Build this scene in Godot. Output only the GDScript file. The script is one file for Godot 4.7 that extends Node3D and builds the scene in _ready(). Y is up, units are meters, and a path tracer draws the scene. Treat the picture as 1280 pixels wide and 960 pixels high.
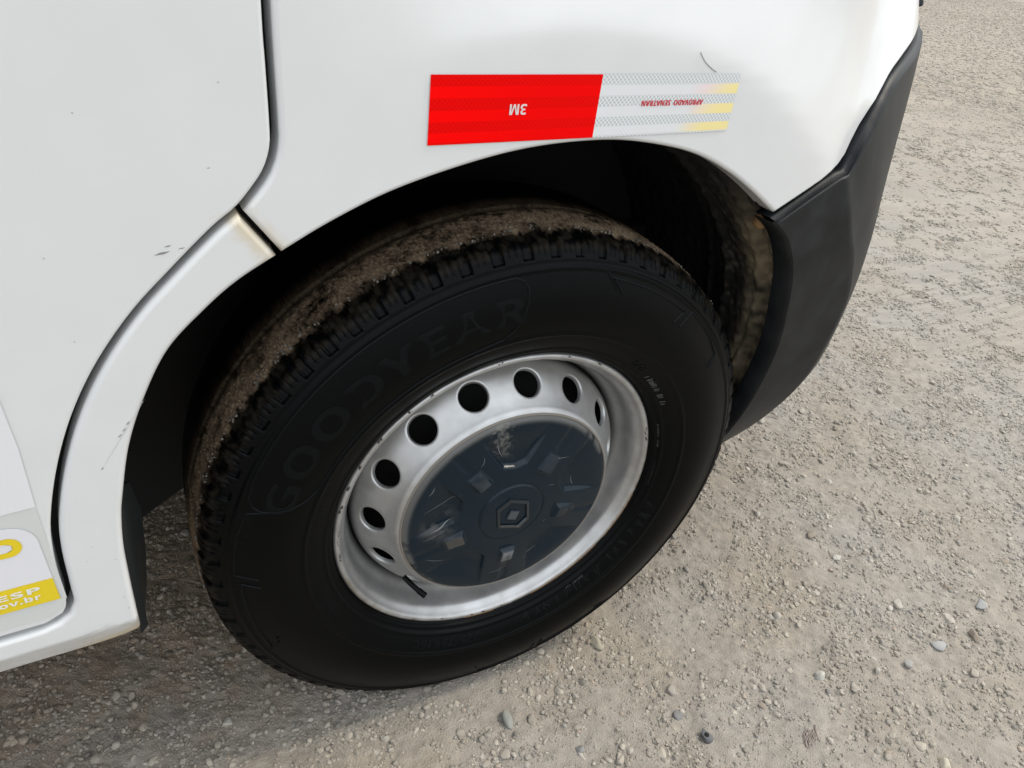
extends Node3D

var rng := RandomNumberGenerator.new()
var M := {}
var n_fine := FastNoiseLite.new()
var n_mid := FastNoiseLite.new()
var n_big := FastNoiseLite.new()
var used := {}

# ---------------------------------------------------------------- helpers
func v2(x: float, y: float) -> Vector2: return Vector2(x, y)
func ss(a: float, b: float, x: float) -> float: return smoothstep(a, b, x)

func put(parent: Node, called: String, mesh: Mesh, mat: Material) -> MeshInstance3D:
	var o := MeshInstance3D.new()
	o.name = called
	o.mesh = mesh
	if mat: o.material_override = mat
	o.cast_shadow = GeometryInstance3D.SHADOW_CASTING_SETTING_ON
	parent.add_child(o, true)
	return o

func numbered(called: String) -> String:
	if not used.has(called):
		used[called] = 0
		return called
	used[called] += 1
	return "%s_%03d" % [called, used[called]]

func tag(o: Node, label: String, category: String, group := "", kind := "") -> void:
	if label != "": o.set_meta("label", label)
	if category != "": o.set_meta("category", category)
	if group != "": o.set_meta("group", group)
	if kind != "": o.set_meta("kind", kind)

func mat(albedo: Color, rough: float, metal := 0.0, vcol := false) -> StandardMaterial3D:
	var m := StandardMaterial3D.new()
	m.albedo_color = albedo.linear_to_srgb()
	m.roughness = rough
	m.metallic = metal
	m.vertex_color_use_as_albedo = vcol
	return m

# smooth curve through points, n+1 samples spaced evenly along it
func spline(pts: Array, n: int) -> PackedVector2Array:
	var dense := PackedVector2Array()
	var k := pts.size()
	for i in k - 1:
		var p0: Vector2 = pts[maxi(i - 1, 0)]
		var p1: Vector2 = pts[i]
		var p2: Vector2 = pts[i + 1]
		var p3: Vector2 = pts[mini(i + 2, k - 1)]
		for s in 24:
			dense.append(p1.cubic_interpolate(p2, p0, p3, s / 24.0))
	dense.append(pts[k - 1])
	return resample(dense, n)

func resample(dense: PackedVector2Array, n: int) -> PackedVector2Array:
	var cum := PackedFloat32Array([0.0])
	for i in range(1, dense.size()):
		cum.append(cum[i - 1] + dense[i].distance_to(dense[i - 1]))
	var total: float = cum[cum.size() - 1]
	var out := PackedVector2Array()
	var j := 0
	for i in n + 1:
		var d := total * i / n
		while j < dense.size() - 2 and cum[j + 1] < d: j += 1
		var seg: float = maxf(cum[j + 1] - cum[j], 1e-9)
		out.append(dense[j].lerp(dense[j + 1], clampf((d - cum[j]) / seg, 0, 1)))
	return out

func join(a: PackedVector2Array, b: PackedVector2Array) -> PackedVector2Array:
	var o := a.duplicate()
	for i in range(1, b.size()): o.append(b[i])
	return o

# a mesh from a grid of points, nu x nv, normals smoothed
func grid(P: PackedVector3Array, nu: int, nv: int, wrap_u := false, flip := false, cols := PackedColorArray(), uv := PackedVector2Array(), st: SurfaceTool = null, face := Vector3.ZERO, nrm := PackedVector3Array()) -> SurfaceTool:
	if face != Vector3.ZERO:
		# turn the grid so that the middle of its first strip looks towards «face»
		var jm := nv / 2 - (1 if nv < 4 else 0)
		var pa := P[jm]
		flip = (pa - P[nv + jm + 1]).cross(pa - P[nv + jm]).dot(face) < 0
	if st == null:
		st = SurfaceTool.new()
		st.begin(Mesh.PRIMITIVE_TRIANGLES)
		st.set_smooth_group(0)
	var quads := nu if wrap_u else nu - 1
	for i in quads:
		var i2 := (i + 1) % nu
		for j in nv - 1:
			var a := i * nv + j
			var b := i2 * nv + j
			var c := i2 * nv + j + 1
			var d := i * nv + j + 1
			var order := [a, b, c, a, c, d] if not flip else [a, c, b, a, d, c]
			for q in order:
				if cols.size() > 0: st.set_color(cols[q])
				if uv.size() > 0: st.set_uv(uv[q])
				if nrm.size() > 0: st.set_normal(nrm[q])
				st.add_vertex(P[q])
	return st

func done(st: SurfaceTool) -> ArrayMesh:
	st.generate_normals()
	st.index()
	return st.commit()

# lathe about z: profile of (r, z)
func lathe(prof: PackedVector2Array, n: int, st: SurfaceTool = null, flip := false) -> SurfaceTool:
	var P := PackedVector3Array()
	for i in n:
		var a := TAU * i / n
		for p in prof: P.append(Vector3(p.x * cos(a), p.x * sin(a), p.y))
	return grid(P, n, prof.size(), true, flip, PackedColorArray(), PackedVector2Array(), st)

func tube(path: PackedVector3Array, radius: float, sides := 8, st: SurfaceTool = null) -> SurfaceTool:
	var P := PackedVector3Array()
	for i in path.size():
		var t := (path[mini(i + 1, path.size() - 1)] - path[maxi(i - 1, 0)]).normalized()
		var u := t.cross(Vector3(0.31, 0.9, 0.2)).normalized()
		var w := t.cross(u)
		for s in sides:
			var a := TAU * s / sides
			P.append(path[i] + (u * cos(a) + w * sin(a)) * radius)
	# sides wrap: put sides as the wrapped direction
	var Q := PackedVector3Array()
	for s in sides:
		for i in path.size(): Q.append(P[i * sides + s])
	return grid(Q, sides, path.size(), true, false, PackedColorArray(), PackedVector2Array(), st)

# ---------------------------------------------------------------- the van's side surface z = S(x, y)
const KX := [-2.2, -1.2, -0.5, -0.1, 0.2, 0.3, 0.36, 0.44, 0.54, 0.62, 0.70, 0.78, 0.84, 0.87, 0.88]
const KZ := [0.045, 0.06, 0.068, 0.071, 0.070, 0.064, 0.054, 0.028, -0.020, -0.064, -0.122, -0.21, -0.35, -0.6, -0.9]

func plan(x: float) -> float:
	var n := KX.size()
	if x <= KX[0]: return KZ[0]
	if x >= KX[n - 1]: return KZ[n - 1]
	var i := 0
	while i < n - 2 and x >= KX[i + 1]: i += 1
	var i0 := maxi(i - 1, 0)
	var i3 := mini(i + 2, n - 1)
	var m0: float = (KZ[i + 1] - KZ[i0]) / (KX[i + 1] - KX[i0])
	var m1: float = (KZ[i3] - KZ[i]) / (KX[i3] - KX[i])
	var h: float = KX[i + 1] - KX[i]
	var t: float = (x - KX[i]) / h
	var t2 := t * t
	var t3 := t2 * t
	return (2 * t3 - 3 * t2 + 1) * KZ[i] + (t3 - 2 * t2 + t) * h * m0 + (-2 * t3 + 3 * t2) * KZ[i + 1] + (t3 - t2) * h * m1

func S(x: float, y: float) -> float:
	var z := plan(x)
	if y > 0.95: z -= pow(y - 0.95, 2) * 0.12
	if y < 0.426: z -= (0.426 - y) * 0.45
	var r := Vector2(x + 0.03, y - 0.415).length()
	var t1 := r - 0.517
	var t2 := r - 0.617
	var d := 0.5 * (t1 + sqrt(t1 * t1 + 0.00006)) - 0.5 * (t2 + sqrt(t2 * t2 + 0.0009))
	z -= d * 0.23 * ss(-0.25, -0.08, x) * ss(0.55, 0.7, y) * (1 - 0.8 * ss(0.34, 0.5, x))
	if y > 0.855: z -= ss(0.28, 0.5, x) * 0.45 * (minf(y, 1.05) - 0.855)
	return z

func SN(x: float, y: float) -> Vector3:
	var e := 0.002
	return Vector3(-(S(x + e, y) - S(x - e, y)) / (2 * e), -(S(x, y + e) - S(x, y - e)) / (2 * e), 1).normalized()

# points near a curve's two ends spread evenly, after the corners were moved in
func ends_sorted(c: PackedVector2Array, reach: float) -> PackedVector2Array:
	var n := c.size() - 1
	var k := 1
	while k < n / 2 and c[k].distance_to(c[0]) < reach: k += 1
	for i in range(1, k): c[i] = c[0].lerp(c[k], float(i) / k)
	var e := 1
	while e < n / 2 and c[n - e].distance_to(c[n]) < reach: e += 1
	for i in range(1, e): c[n - i] = c[n].lerp(c[n - e], float(i) / e)
	return c

# a pressed sheet-metal panel bounded by four curves (A: j=0, B: j=m; C: i=0, D: i=n), edges rolled over and turned in
func panel(A: PackedVector2Array, B: PackedVector2Array, C: PackedVector2Array, D: PackedVector2Array, inset: float, roll: float, depth: float, zoff: float, color_of: Callable) -> ArrayMesh:
	var n := A.size() - 1
	var m := C.size() - 1
	var loop := PackedVector2Array()
	for i in n: loop.append(A[i])
	for j in m: loop.append(D[j])
	for i in n: loop.append(B[n - i])
	for j in m: loop.append(C[m - j])
	var L := loop.size()
	var area := 0.0
	for i in L: area += loop[i].cross(loop[(i + 1) % L])
	var sgn := 1.0 if area > 0 else -1.0
	var outw := PackedVector2Array()
	for i in L:
		var t1 := (loop[i] - loop[(i + L - 1) % L]).normalized()
		var t2 := (loop[(i + 1) % L] - loop[i]).normalized()
		var n1 := Vector2(t1.y, -t1.x) * sgn
		var n2 := Vector2(t2.y, -t2.x) * sgn
		var na := (n1 + n2).normalized()
		outw.append(na / maxf(0.6, na.dot(n1)))
	for i in L: loop[i] -= outw[i] * inset
	var a := PackedVector2Array(); var b := PackedVector2Array(); var c := PackedVector2Array(); var d := PackedVector2Array()
	for i in n + 1: a.append(loop[i])
	for j in m + 1: d.append(loop[n + j])
	for i in n + 1: b.append(loop[(2 * n + m - i)])
	for j in m + 1: c.append(loop[(2 * n + 2 * m - j) % L])
	a = ends_sorted(a, inset * 1.6); b = ends_sorted(b, inset * 1.6); c = ends_sorted(c, inset * 1.6); d = ends_sorted(d, inset * 1.6)
	for i in n: loop[i] = a[i]
	for j in m: loop[n + j] = d[j]
	for i in n: loop[n + m + i] = b[n - i]
	for j in m: loop[2 * n + m + j] = c[m - j]
	var P := PackedVector3Array()
	var cols := PackedColorArray()
	var NP := PackedVector3Array()
	for i in n + 1:
		var s := float(i) / n
		for j in m + 1:
			var t := float(j) / m
			var q := a[i].lerp(b[i], t) + c[j].lerp(d[j], s) - (a[0].lerp(b[0], t).lerp(a[n].lerp(b[n], t), s))
			P.append(Vector3(q.x, q.y, S(q.x, q.y) + zoff))
			cols.append(color_of.call(q))
			NP.append(SN(q.x, q.y))
	var st := grid(P, n + 1, m + 1, false, false, cols, PackedVector2Array(), null, Vector3(0, 0, 1), NP)
	# rolled rim
	var R := PackedVector3Array()
	var RC := PackedColorArray()
	var RN := PackedVector3Array()
	for i in L:
		var q := loop[i]
		var z := S(q.x, q.y) + zoff
		var nn := SN(q.x, q.y)
		var o2 := outw[i]
		var o3 := Vector3(o2.x, o2.y, 0)
		o3 = (o3 - nn * o3.dot(nn))
		var base := Vector3(q.x, q.y, z)
		for k in 6:
			var ang := PI / 2 * k / 5
			R.append(base + o3 * roll * sin(ang) - nn * roll * (1 - cos(ang)))
			RC.append(color_of.call(q))
			RN.append((o3.normalized() * sin(ang) + nn * cos(ang)).normalized())
		R.append(base + o3 * roll - nn * depth)
		RC.append(color_of.call(q))
		RN.append(o3.normalized())
	var o0 := Vector3(outw[0].x, outw[0].y, 1.0)
	grid(R, L, 7, true, false, RC, PackedVector2Array(), st, o0, RN)
	st.index()
	return st.commit()

# a thin sheet stuck on the side: grid mapped by (u, v) -> (x, y)
func sticker(corner: Vector2, along: Vector2, up: Vector2, zoff: float, nu := 24, nv := 6) -> SurfaceTool:
	var P := PackedVector3Array()
	var uv := PackedVector2Array()
	for i in nu + 1:
		for j in nv + 1:
			var q := corner + along * (float(i) / nu) + up * (float(j) / nv)
			P.append(Vector3(q.x, q.y, S(q.x, q.y) + zoff))
			uv.append(Vector2(float(i) / nu, 1.0 - float(j) / nv))
	return grid(P, nu + 1, nv + 1, false, true, PackedColorArray(), uv)

# a thin flat shape (polygon in x, y) laid on the side surface
func decal_poly(poly: PackedVector2Array, zoff: float, st: SurfaceTool = null) -> SurfaceTool:
	if st == null:
		st = SurfaceTool.new()
		st.begin(Mesh.PRIMITIVE_TRIANGLES)
	st.set_smooth_group(0)
	var idx := Geometry2D.triangulate_polygon(poly)
	for k in range(0, idx.size(), 3):
		var tri := [poly[idx[k]], poly[idx[k + 1]], poly[idx[k + 2]]]
		if (tri[1] - tri[0]).cross(tri[2] - tri[0]) > 0: tri = [tri[0], tri[2], tri[1]]
		for q in tri: st.add_vertex(Vector3(q.x, q.y, S(q.x, q.y) + zoff))
	return st

func letters(s: String, height: float, depth: float, font_name := "Droid Sans", bold := true, width := 1.0) -> Array:
	# triangles of the lettering, centred; returns PackedVector3Array of triangle corners
	var tm := TextMesh.new()
	var f := SystemFont.new()
	f.font_names = PackedStringArray([font_name])
	if bold: f.font_weight = 700
	tm.font = f
	tm.text = s
	tm.font_size = 64
	tm.pixel_size = height / 46.0
	tm.depth = depth
	tm.curve_step = 2.0
	var arr := tm.get_mesh_arrays() if tm.get_surface_count() == 0 else tm.surface_get_arrays(0)
	var V: PackedVector3Array = arr[Mesh.ARRAY_VERTEX]
	var I = arr[Mesh.ARRAY_INDEX]
	var out := PackedVector3Array()
	if I != null and I.size() > 0:
		for i in I: out.append(V[i])
	else: out = V
	var lo := Vector3(1e9, 1e9, 1e9)
	var hi := -lo
	for v in out:
		lo = lo.min(v); hi = hi.max(v)
	for i in out.size():
		var v := out[i]
		out[i] = Vector3((v.x - (lo.x + hi.x) / 2) * width, v.y - (lo.y + hi.y) / 2, v.z - lo.z)
	return [out, (hi.x - lo.x) * width, hi.y - lo.y]

# ---------------------------------------------------------------- main
func _ready() -> void:
	rng.seed = 4711
	for q in [[n_fine, 260.0, 11], [n_mid, 55.0, 12], [n_big, 6.0, 13]]:
		q[0].seed = q[2]
		q[0].frequency = q[1]
		q[0].noise_type = FastNoiseLite.TYPE_SIMPLEX
		q[0].fractal_octaves = 4
	camera_and_light()
	materials()
	ground()
	van()
	loose_stones()

func camera_and_light() -> void:
	var cam := Camera3D.new()
	cam.name = "camera"
	cam.fov = 54.736
	cam.near = 0.02
	cam.far = 2000.0
	cam.transform = Transform3D(Basis(Vector3(0.86733, 0.11351, 0.48462), Vector3(0.19372, 0.81990, -0.53874), Vector3(-0.45849, 0.56114, 0.68913)).orthonormalized(), Vector3(-0.4028, 1.0216, 0.5857))
	add_child(cam)
	cam.current = true
	var env := Environment.new()
	env.background_mode = Environment.BG_SKY
	var sky := Sky.new()
	var ps := ProceduralSkyMaterial.new()
	ps.sky_top_color = Color(0.81, 0.835, 0.865)
	ps.sky_horizon_color = Color(0.62, 0.63, 0.635)
	ps.sky_cover = cloud_cover()
	ps.sky_curve = 0.35
	ps.ground_bottom_color = Color(0.45, 0.42, 0.38)
	ps.ground_horizon_color = Color(0.6, 0.58, 0.55)
	ps.sky_energy_multiplier = 1.28
	sky.sky_material = ps
	env.sky = sky
	env.ambient_light_source = Environment.AMBIENT_SOURCE_SKY
	env.tonemap_mode = Environment.TONE_MAPPER_LINEAR
	env.tonemap_exposure = 1.2
	env.sdfgi_enabled = true
	env.ssao_enabled = true
	env.ssil_enabled = true
	var we := WorldEnvironment.new()
	we.name = "world_environment"
	we.environment = env
	add_child(we)
	var sun := DirectionalLight3D.new()
	sun.name = "sun"
	sun.light_energy = 0.7
	sun.light_color = Color(1.0, 0.96, 0.90)
	sun.light_angular_distance = 12.0
	sun.shadow_enabled = true
	add_child(sun)
	sun.look_at_from_position(Vector3(0.62, 0.75, 0.07) * 20.0, Vector3.ZERO)

func cloud_cover() -> ImageTexture:
	# a layer of broken cloud seen from below: white, its thickness from noise on a plane overhead
	var n := FastNoiseLite.new()
	n.seed = 91
	n.frequency = 0.9
	n.fractal_octaves = 5
	n.domain_warp_enabled = true
	n.domain_warp_amplitude = 0.5
	n.domain_warp_frequency = 0.7
	var W := 1024
	var H := 512
	var d := PackedByteArray()
	d.resize(W * H * 4)
	for j in H / 2 + 1:
		var up := PI * (0.5 - (j + 0.5) / H)
		var k := 1.0 / (sin(maxf(up, 0.0)) + 0.12)
		var low := smoothstep(0.0, 0.35, sin(up))
		for i in W:
			var a := TAU * i / W
			var v := n.get_noise_2d(cos(a) * cos(up) * k, sin(a) * cos(up) * k)
			var t := smoothstep(-0.28, 0.30, v)
			var o := (j * W + i) * 4
			d[o] = 205; d[o + 1] = 206; d[o + 2] = 207
			d[o + 3] = int(255 * t * (0.35 + 0.65 * low))
	var im := Image.create_from_data(W, H, false, Image.FORMAT_RGBA8, d)
	return ImageTexture.create_from_image(im)

func noise_image(freq: float, octaves: int, type: int, sd: int, size := 512) -> Image:
	var n := FastNoiseLite.new()
	n.seed = sd
	n.frequency = freq
	n.noise_type = type
	n.fractal_octaves = octaves
	if type == FastNoiseLite.TYPE_CELLULAR:
		n.cellular_return_type = FastNoiseLite.RETURN_DISTANCE
	return n.get_seamless_image(size, size)

func ramp_texture(img: Image, lo: Color, hi: Color) -> ImageTexture:
	# a grey noise image turned into a two-colour tint (data read as bytes)
	img.convert(Image.FORMAT_L8)
	var d := img.get_data()
	var o := PackedByteArray()
	o.resize(d.size() * 3)
	for i in d.size():
		var t := d[i] / 255.0
		o[i * 3] = int(255 * lerpf(lo.r, hi.r, t))
		o[i * 3 + 1] = int(255 * lerpf(lo.g, hi.g, t))
		o[i * 3 + 2] = int(255 * lerpf(lo.b, hi.b, t))
	var im := Image.create_from_data(img.get_width(), img.get_height(), false, Image.FORMAT_RGB8, o)
	im.generate_mipmaps()
	return ImageTexture.create_from_image(im)

func normal_texture(img: Image, strength: float) -> ImageTexture:
	var im := img.duplicate() as Image
	im.convert(Image.FORMAT_RGBA8)
	im.bump_map_to_normal_map(strength)
	im.generate_mipmaps()
	return ImageTexture.create_from_image(im)

func triplanar(m: StandardMaterial3D, per_metre: float, world := false) -> void:
	m.uv1_triplanar = true
	m.uv1_world_triplanar = world
	m.uv1_scale = Vector3.ONE * per_metre

func materials() -> void:
	var grains := noise_image(0.045, 1, FastNoiseLite.TYPE_CELLULAR, 5, 1024)
	var fine := noise_image(0.03, 5, FastNoiseLite.TYPE_SIMPLEX, 6, 1024)
	var gm := mat(Color(1, 1, 1), 0.95, 0.0, true)
	gm.albedo_color = Color.WHITE
	gm.albedo_texture = ramp_texture(noise_image(0.09, 4, FastNoiseLite.TYPE_SIMPLEX, 7, 1024), Color(0.72, 0.71, 0.70), Color(1, 1, 1))
	gm.normal_enabled = true
	gm.normal_texture = normal_texture(grains, 5.0)
	gm.normal_scale = 1.6
	triplanar(gm, 7.0, true)
	M.ground = gm
	var rock := mat(Color.WHITE, 0.9, 0.0, true)
	rock.albedo_texture = ramp_texture(noise_image(0.02, 5, FastNoiseLite.TYPE_SIMPLEX, 8), Color(0.74, 0.73, 0.71), Color(1, 1, 1))
	triplanar(rock, 14.0, false)
	M.rock = rock
	var paint := mat(Color.WHITE, 0.32, 0.0, true)
	paint.clearcoat_enabled = true
	paint.clearcoat = 0.6
	paint.clearcoat_roughness = 0.03
	M.paint = paint
	M.paint_plain = mat(Color(0.63, 0.64, 0.645), 0.32)
	var plast := mat(Color(0.0055, 0.007, 0.0085), 0.46)
	plast.metallic_specular = 0.30
	plast.albedo_color = Color(0.016, 0.0185, 0.021).linear_to_srgb()
	plast.albedo_texture = ramp_texture(noise_image(0.006, 5, FastNoiseLite.TYPE_SIMPLEX, 31), Color(0.52, 0.55, 0.58), Color(1, 1, 1))
	plast.normal_enabled = true
	plast.normal_texture = normal_texture(noise_image(0.11, 3, FastNoiseLite.TYPE_SIMPLEX, 33, 1024), 4.0)
	plast.normal_scale = 0.22
	triplanar(plast, 5.0, false)
	M.bumper = plast
	var tyre := mat(Color.WHITE, 0.36, 0.0, true)
	tyre.albedo_color = Color(0.30, 0.41, 0.50).linear_to_srgb()
	tyre.metallic_specular = 0.21
	tyre.normal_enabled = true
	tyre.normal_texture = normal_texture(fine, 4.0)
	tyre.normal_scale = 0.15
	triplanar(tyre, 10.0, false)
	M.tyre = tyre
	M.rubber = mat(Color(0.0019, 0.0028, 0.0036), 0.38)
	M.rubber.metallic_specular = 0.24
	M.worn_rubber = mat(Color(0.010, 0.011, 0.012), 0.55)
	M.worn_rubber.metallic_specular = 0.3
	M.pale_print = mat(Color(0.10, 0.10, 0.098), 0.7)
	var rim := mat(Color(0.54, 0.55, 0.555), 0.36, 0.68, true)
	rim.albedo_texture = ramp_texture(noise_image(0.008, 5, FastNoiseLite.TYPE_SIMPLEX, 21), Color(0.86, 0.85, 0.84), Color(1, 1, 1))
	triplanar(rim, 5.0, false)
	M.rim = rim
	M.cap = mat(Color.WHITE, 0.17, 0.0, true)
	M.cap.metallic_specular = 0.36
	M.black = mat(Color(0.006, 0.006, 0.006), 0.9)
	M.liner = mat(Color.WHITE, 0.75, 0.0, true)
	M.dark_trim = mat(Color(0.012, 0.014, 0.015), 0.35)
	M.rust = mat(Color(0.20, 0.10, 0.03), 0.8)
	M.clip = mat(Color(0.22, 0.13, 0.05), 0.7)
	var glass := mat(Color(0.03, 0.04, 0.05), 0.05)
	M.glass = glass

# ---------------------------------------------------------------- ground
func ground_height(x: float, z: float) -> float:
	var far := ss(2.0, 6.0, Vector2(x - 0.2, z).length())
	var h := n_big.get_noise_2d(x, z) * 0.006 * (1 - 0.7 * far) + n_mid.get_noise_2d(x, z) * 0.0018 * (1 - far)
	h += n_fine.get_noise_2d(x, z) * 0.0018 * (1 - far)
	# settled flat where the tyre stands
	var t := ss(0.0, 0.10, Vector2(maxf(absf(x) - 0.07, 0), maxf(absf(z + 0.08) - 0.1, 0)).length())
	return h * (0.25 + 0.75 * t) - 0.002

func ground_tone(x: float, z: float) -> Color:
	var w := n_big.get_noise_2d(x * 0.35 + 3.0, z * 0.35) * 0.5 + 0.5
	var v := n_mid.get_noise_2d(x * 0.6, z * 0.6 + 9.0) * 0.5 + 0.5
	var tan_ := Color(0.36, 0.318, 0.258)
	var grey := Color(0.365, 0.342, 0.308)
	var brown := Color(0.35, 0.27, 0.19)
	var c := tan_.lerp(grey, clampf(w * 1.2 - 0.15 + 0.25 * ss(0.3, 1.4, x), 0, 1))
	# browner earth under the sill and round the wheel house
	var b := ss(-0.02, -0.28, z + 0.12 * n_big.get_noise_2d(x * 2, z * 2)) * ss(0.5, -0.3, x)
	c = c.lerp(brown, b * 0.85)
	c = c.lerp(Color(0.375, 0.328, 0.262), ss(2.0, 6.0, x) * 0.7)
	var k := 0.82 + 0.36 * v
	return Color(c.r * k, c.g * k, c.b * k)

func axis_steps(lo: float, hi: float, fine: float, reach: float) -> PackedFloat32Array:
	var left := PackedFloat32Array()
	var s := fine
	var p := lo
	while p > -reach:
		s *= 1.16
		p -= s
		left.append(p)
	left.reverse()
	var n := int((hi - lo) / fine)
	for i in n + 1: left.append(lo + (hi - lo) * i / n)
	s = fine
	p = hi
	while p < reach:
		s *= 1.16
		p += s
		left.append(p)
	return left

func ground() -> void:
	var g := Node3D.new()
	g.name = "ground"
	add_child(g)
	tag(g, "pale dusty gravel yard strewn with small stones", "", "", "structure")
	var xs := axis_steps(-0.8, 1.6, 0.0042, 600.0)
	var zs := axis_steps(-0.7, 0.7, 0.0042, 600.0)
	var P := PackedVector3Array()
	var C := PackedColorArray()
	for x in xs:
		for z in zs:
			P.append(Vector3(x, ground_height(x, z), z))
			C.append(ground_tone(x, z))
	put(g, "earth", done(grid(P, xs.size(), zs.size(), false, false, C)), M.ground)
	# gravel: countless small stones
	var kinds := []
	for k in 6: kinds.append(rock_mesh(k * 17 + 3, 1, 9))
	var sets := [[0.0, 1.25, 230000, 0.0006, 0.0018, 0.0], [0.0, 1.3, 60000, 0.0019, 0.0042, 0.0], [0.0, 1.3, 9500, 0.0040, 0.0070, 0.0], [1.2, 2.6, 110000, 0.0013, 0.0050, 0.5], [2.4, 7.0, 130000, 0.0030, 0.0085, 0.8], [6.0, 21.0, 110000, 0.006, 0.016, 0.95]]
	var gravel := Node3D.new()
	gravel.name = "gravel"
	gravel.set_meta("kind", "stuff")
	g.add_child(gravel, true)
	for si in sets.size():
		var q = sets[si]
		var per := int(q[2] / kinds.size())
		for k in kinds.size():
			var mm := MultiMesh.new()
			mm.transform_format = MultiMesh.TRANSFORM_3D
			mm.use_colors = true
			mm.mesh = kinds[k]
			var T := []
			var col := []
			var tries := 0
			while T.size() < per and tries < per * 4:
				tries += 1
				var r := sqrt(rng.randf_range(q[0] * q[0], q[1] * q[1]))
				var a := rng.randf() * TAU
				if rng.randf() < q[5]: a = rng.randf_range(-0.85, 0.35 if si < 5 else -0.2)
				var x: float = 0.35 + r * cos(a)
				var z: float = 0.05 + r * sin(a)
				var dens := n_big.get_noise_2d(x * 0.9 + 40.0, z * 0.9) * 1.3 + n_big.get_noise_2d(x * 3.0, z * 3.0 + 8.0) * 1.2 + 0.55 + 0.35 * ss(-0.1, -0.3, x)
				if si == 0: dens += 0.45
				if rng.randf() > dens: continue
				var u := rng.randf()
				var size: float = lerpf(q[3], q[4], u * u * u)
				T.append(stone_place(x, z, size))
				col.append(stone_tone(x, z))
			mm.instance_count = T.size()
			for i in T.size():
				mm.set_instance_transform(i, T[i])
				mm.set_instance_color(i, col[i])
			var o := MultiMeshInstance3D.new()
			o.name = "gravel_grains"
			o.multimesh = mm
			o.material_override = M.rock
			gravel.add_child(o, true)
	# the largest stones one by one
	var big := []
	for k in 10: big.append(rock_mesh(k * 31 + 7, 2, 11))
	var tints := []
	for k in 9:
		var m: StandardMaterial3D = M.rock.duplicate()
		m.vertex_color_use_as_albedo = false
		m.albedo_color = stone_tone(0.5 + k * 0.11, 0.3).linear_to_srgb()
		tints.append(m)
	var count := 0
	while count < 285:
		var x := rng.randf_range(-0.62, 1.75)
		var z := rng.randf_range(-0.75, 0.62)
		if rng.randf() < 0.35: z = rng.randf_range(0.05, 0.6)
		# nothing under the tyre itself
		if absf(x) < 0.1 and z < 0.04: continue
		if n_big.get_noise_2d(x * 0.9 + 40.0, z * 0.9) < rng.randf_range(-0.5, 0.3): continue
		var u := rng.randf()
		var size := lerpf(0.0048, 0.0115, u * u)
		var o := put(g, "stone", big[rng.randi() % 10], tints[rng.randi() % 9])
		o.transform = stone_place(x, z, size)
		count += 1

func stone_place(x: float, z: float, size: float) -> Transform3D:
	var b := Basis(Vector3.UP, rng.randf() * TAU)
	b = b * Basis(Vector3(rng.randf() - 0.5, 0, rng.randf() - 0.5).normalized(), rng.randf_range(-0.35, 0.35))
	b = b.scaled_local(Vector3(size * rng.randf_range(0.9, 1.35), size * rng.randf_range(0.5, 0.8), size * rng.randf_range(0.75, 1.05)))
	return Transform3D(b, Vector3(x, ground_height(x, z) + size * rng.randf_range(-0.15, 0.3), z))

func stone_tone(x: float, z: float) -> Color:
	var u := rng.randf()
	var c := Color(0.43, 0.395, 0.335)
	if u < 0.2: c = Color(0.33, 0.32, 0.295)
	elif u < 0.32: c = Color(0.47, 0.44, 0.39)
	elif u < 0.39: c = Color(0.22, 0.21, 0.20)
	elif u < 0.44: c = Color(0.38, 0.29, 0.22)
	elif u < 0.47: c = Color(0.56, 0.54, 0.50)
	var t := ground_tone(x, z)
	c = c.lerp(Color(t.r * 1.15, t.g * 1.15, t.b * 1.15), 0.5)
	var k := rng.randf_range(0.72, 1.2)
	return Color(c.r * k, c.g * k, c.b * k)

func rock_mesh(sd: int, level: int, cuts: int) -> ArrayMesh:
	var r := RandomNumberGenerator.new()
	r.seed = sd
	var t := (1.0 + sqrt(5.0)) / 2.0
	var V := [Vector3(-1, t, 0), Vector3(1, t, 0), Vector3(-1, -t, 0), Vector3(1, -t, 0), Vector3(0, -1, t), Vector3(0, 1, t), Vector3(0, -1, -t), Vector3(0, 1, -t), Vector3(t, 0, -1), Vector3(t, 0, 1), Vector3(-t, 0, -1), Vector3(-t, 0, 1)]
	var F := [0, 11, 5, 0, 5, 1, 0, 1, 7, 0, 7, 10, 0, 10, 11, 1, 5, 9, 5, 11, 4, 11, 10, 2, 10, 7, 6, 7, 1, 8, 3, 9, 4, 3, 4, 2, 3, 2, 6, 3, 6, 8, 3, 8, 9, 4, 9, 5, 2, 4, 11, 6, 2, 10, 8, 6, 7, 9, 8, 1]
	var tris := []
	for i in F: tris.append(V[i].normalized())
	for l in level:
		var nt := []
		for i in range(0, tris.size(), 3):
			var a: Vector3 = tris[i]; var b: Vector3 = tris[i + 1]; var c: Vector3 = tris[i + 2]
			var ab := (a + b).normalized(); var bc := (b + c).normalized(); var ca := (c + a).normalized()
			nt.append_array([a, ab, ca, ab, b, bc, ca, bc, c, ab, bc, ca])
		tris = nt
	var planes := []
	for k in cuts:
		planes.append([Vector3(r.randfn(), r.randfn(), r.randfn()).normalized(), r.randf_range(0.55, 0.88)])
	var st := SurfaceTool.new()
	st.begin(Mesh.PRIMITIVE_TRIANGLES)
	st.set_smooth_group(0 if level > 1 else -1)
	for i in range(0, tris.size(), 3):
		for q in [0, 2, 1]:
			var p: Vector3 = tris[i + q]
			for pl in planes:
				var d: float = p.dot(pl[0]) - pl[1]
				if d > 0: p -= pl[0] * d
			st.add_vertex(p)
	return done(st)

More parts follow.
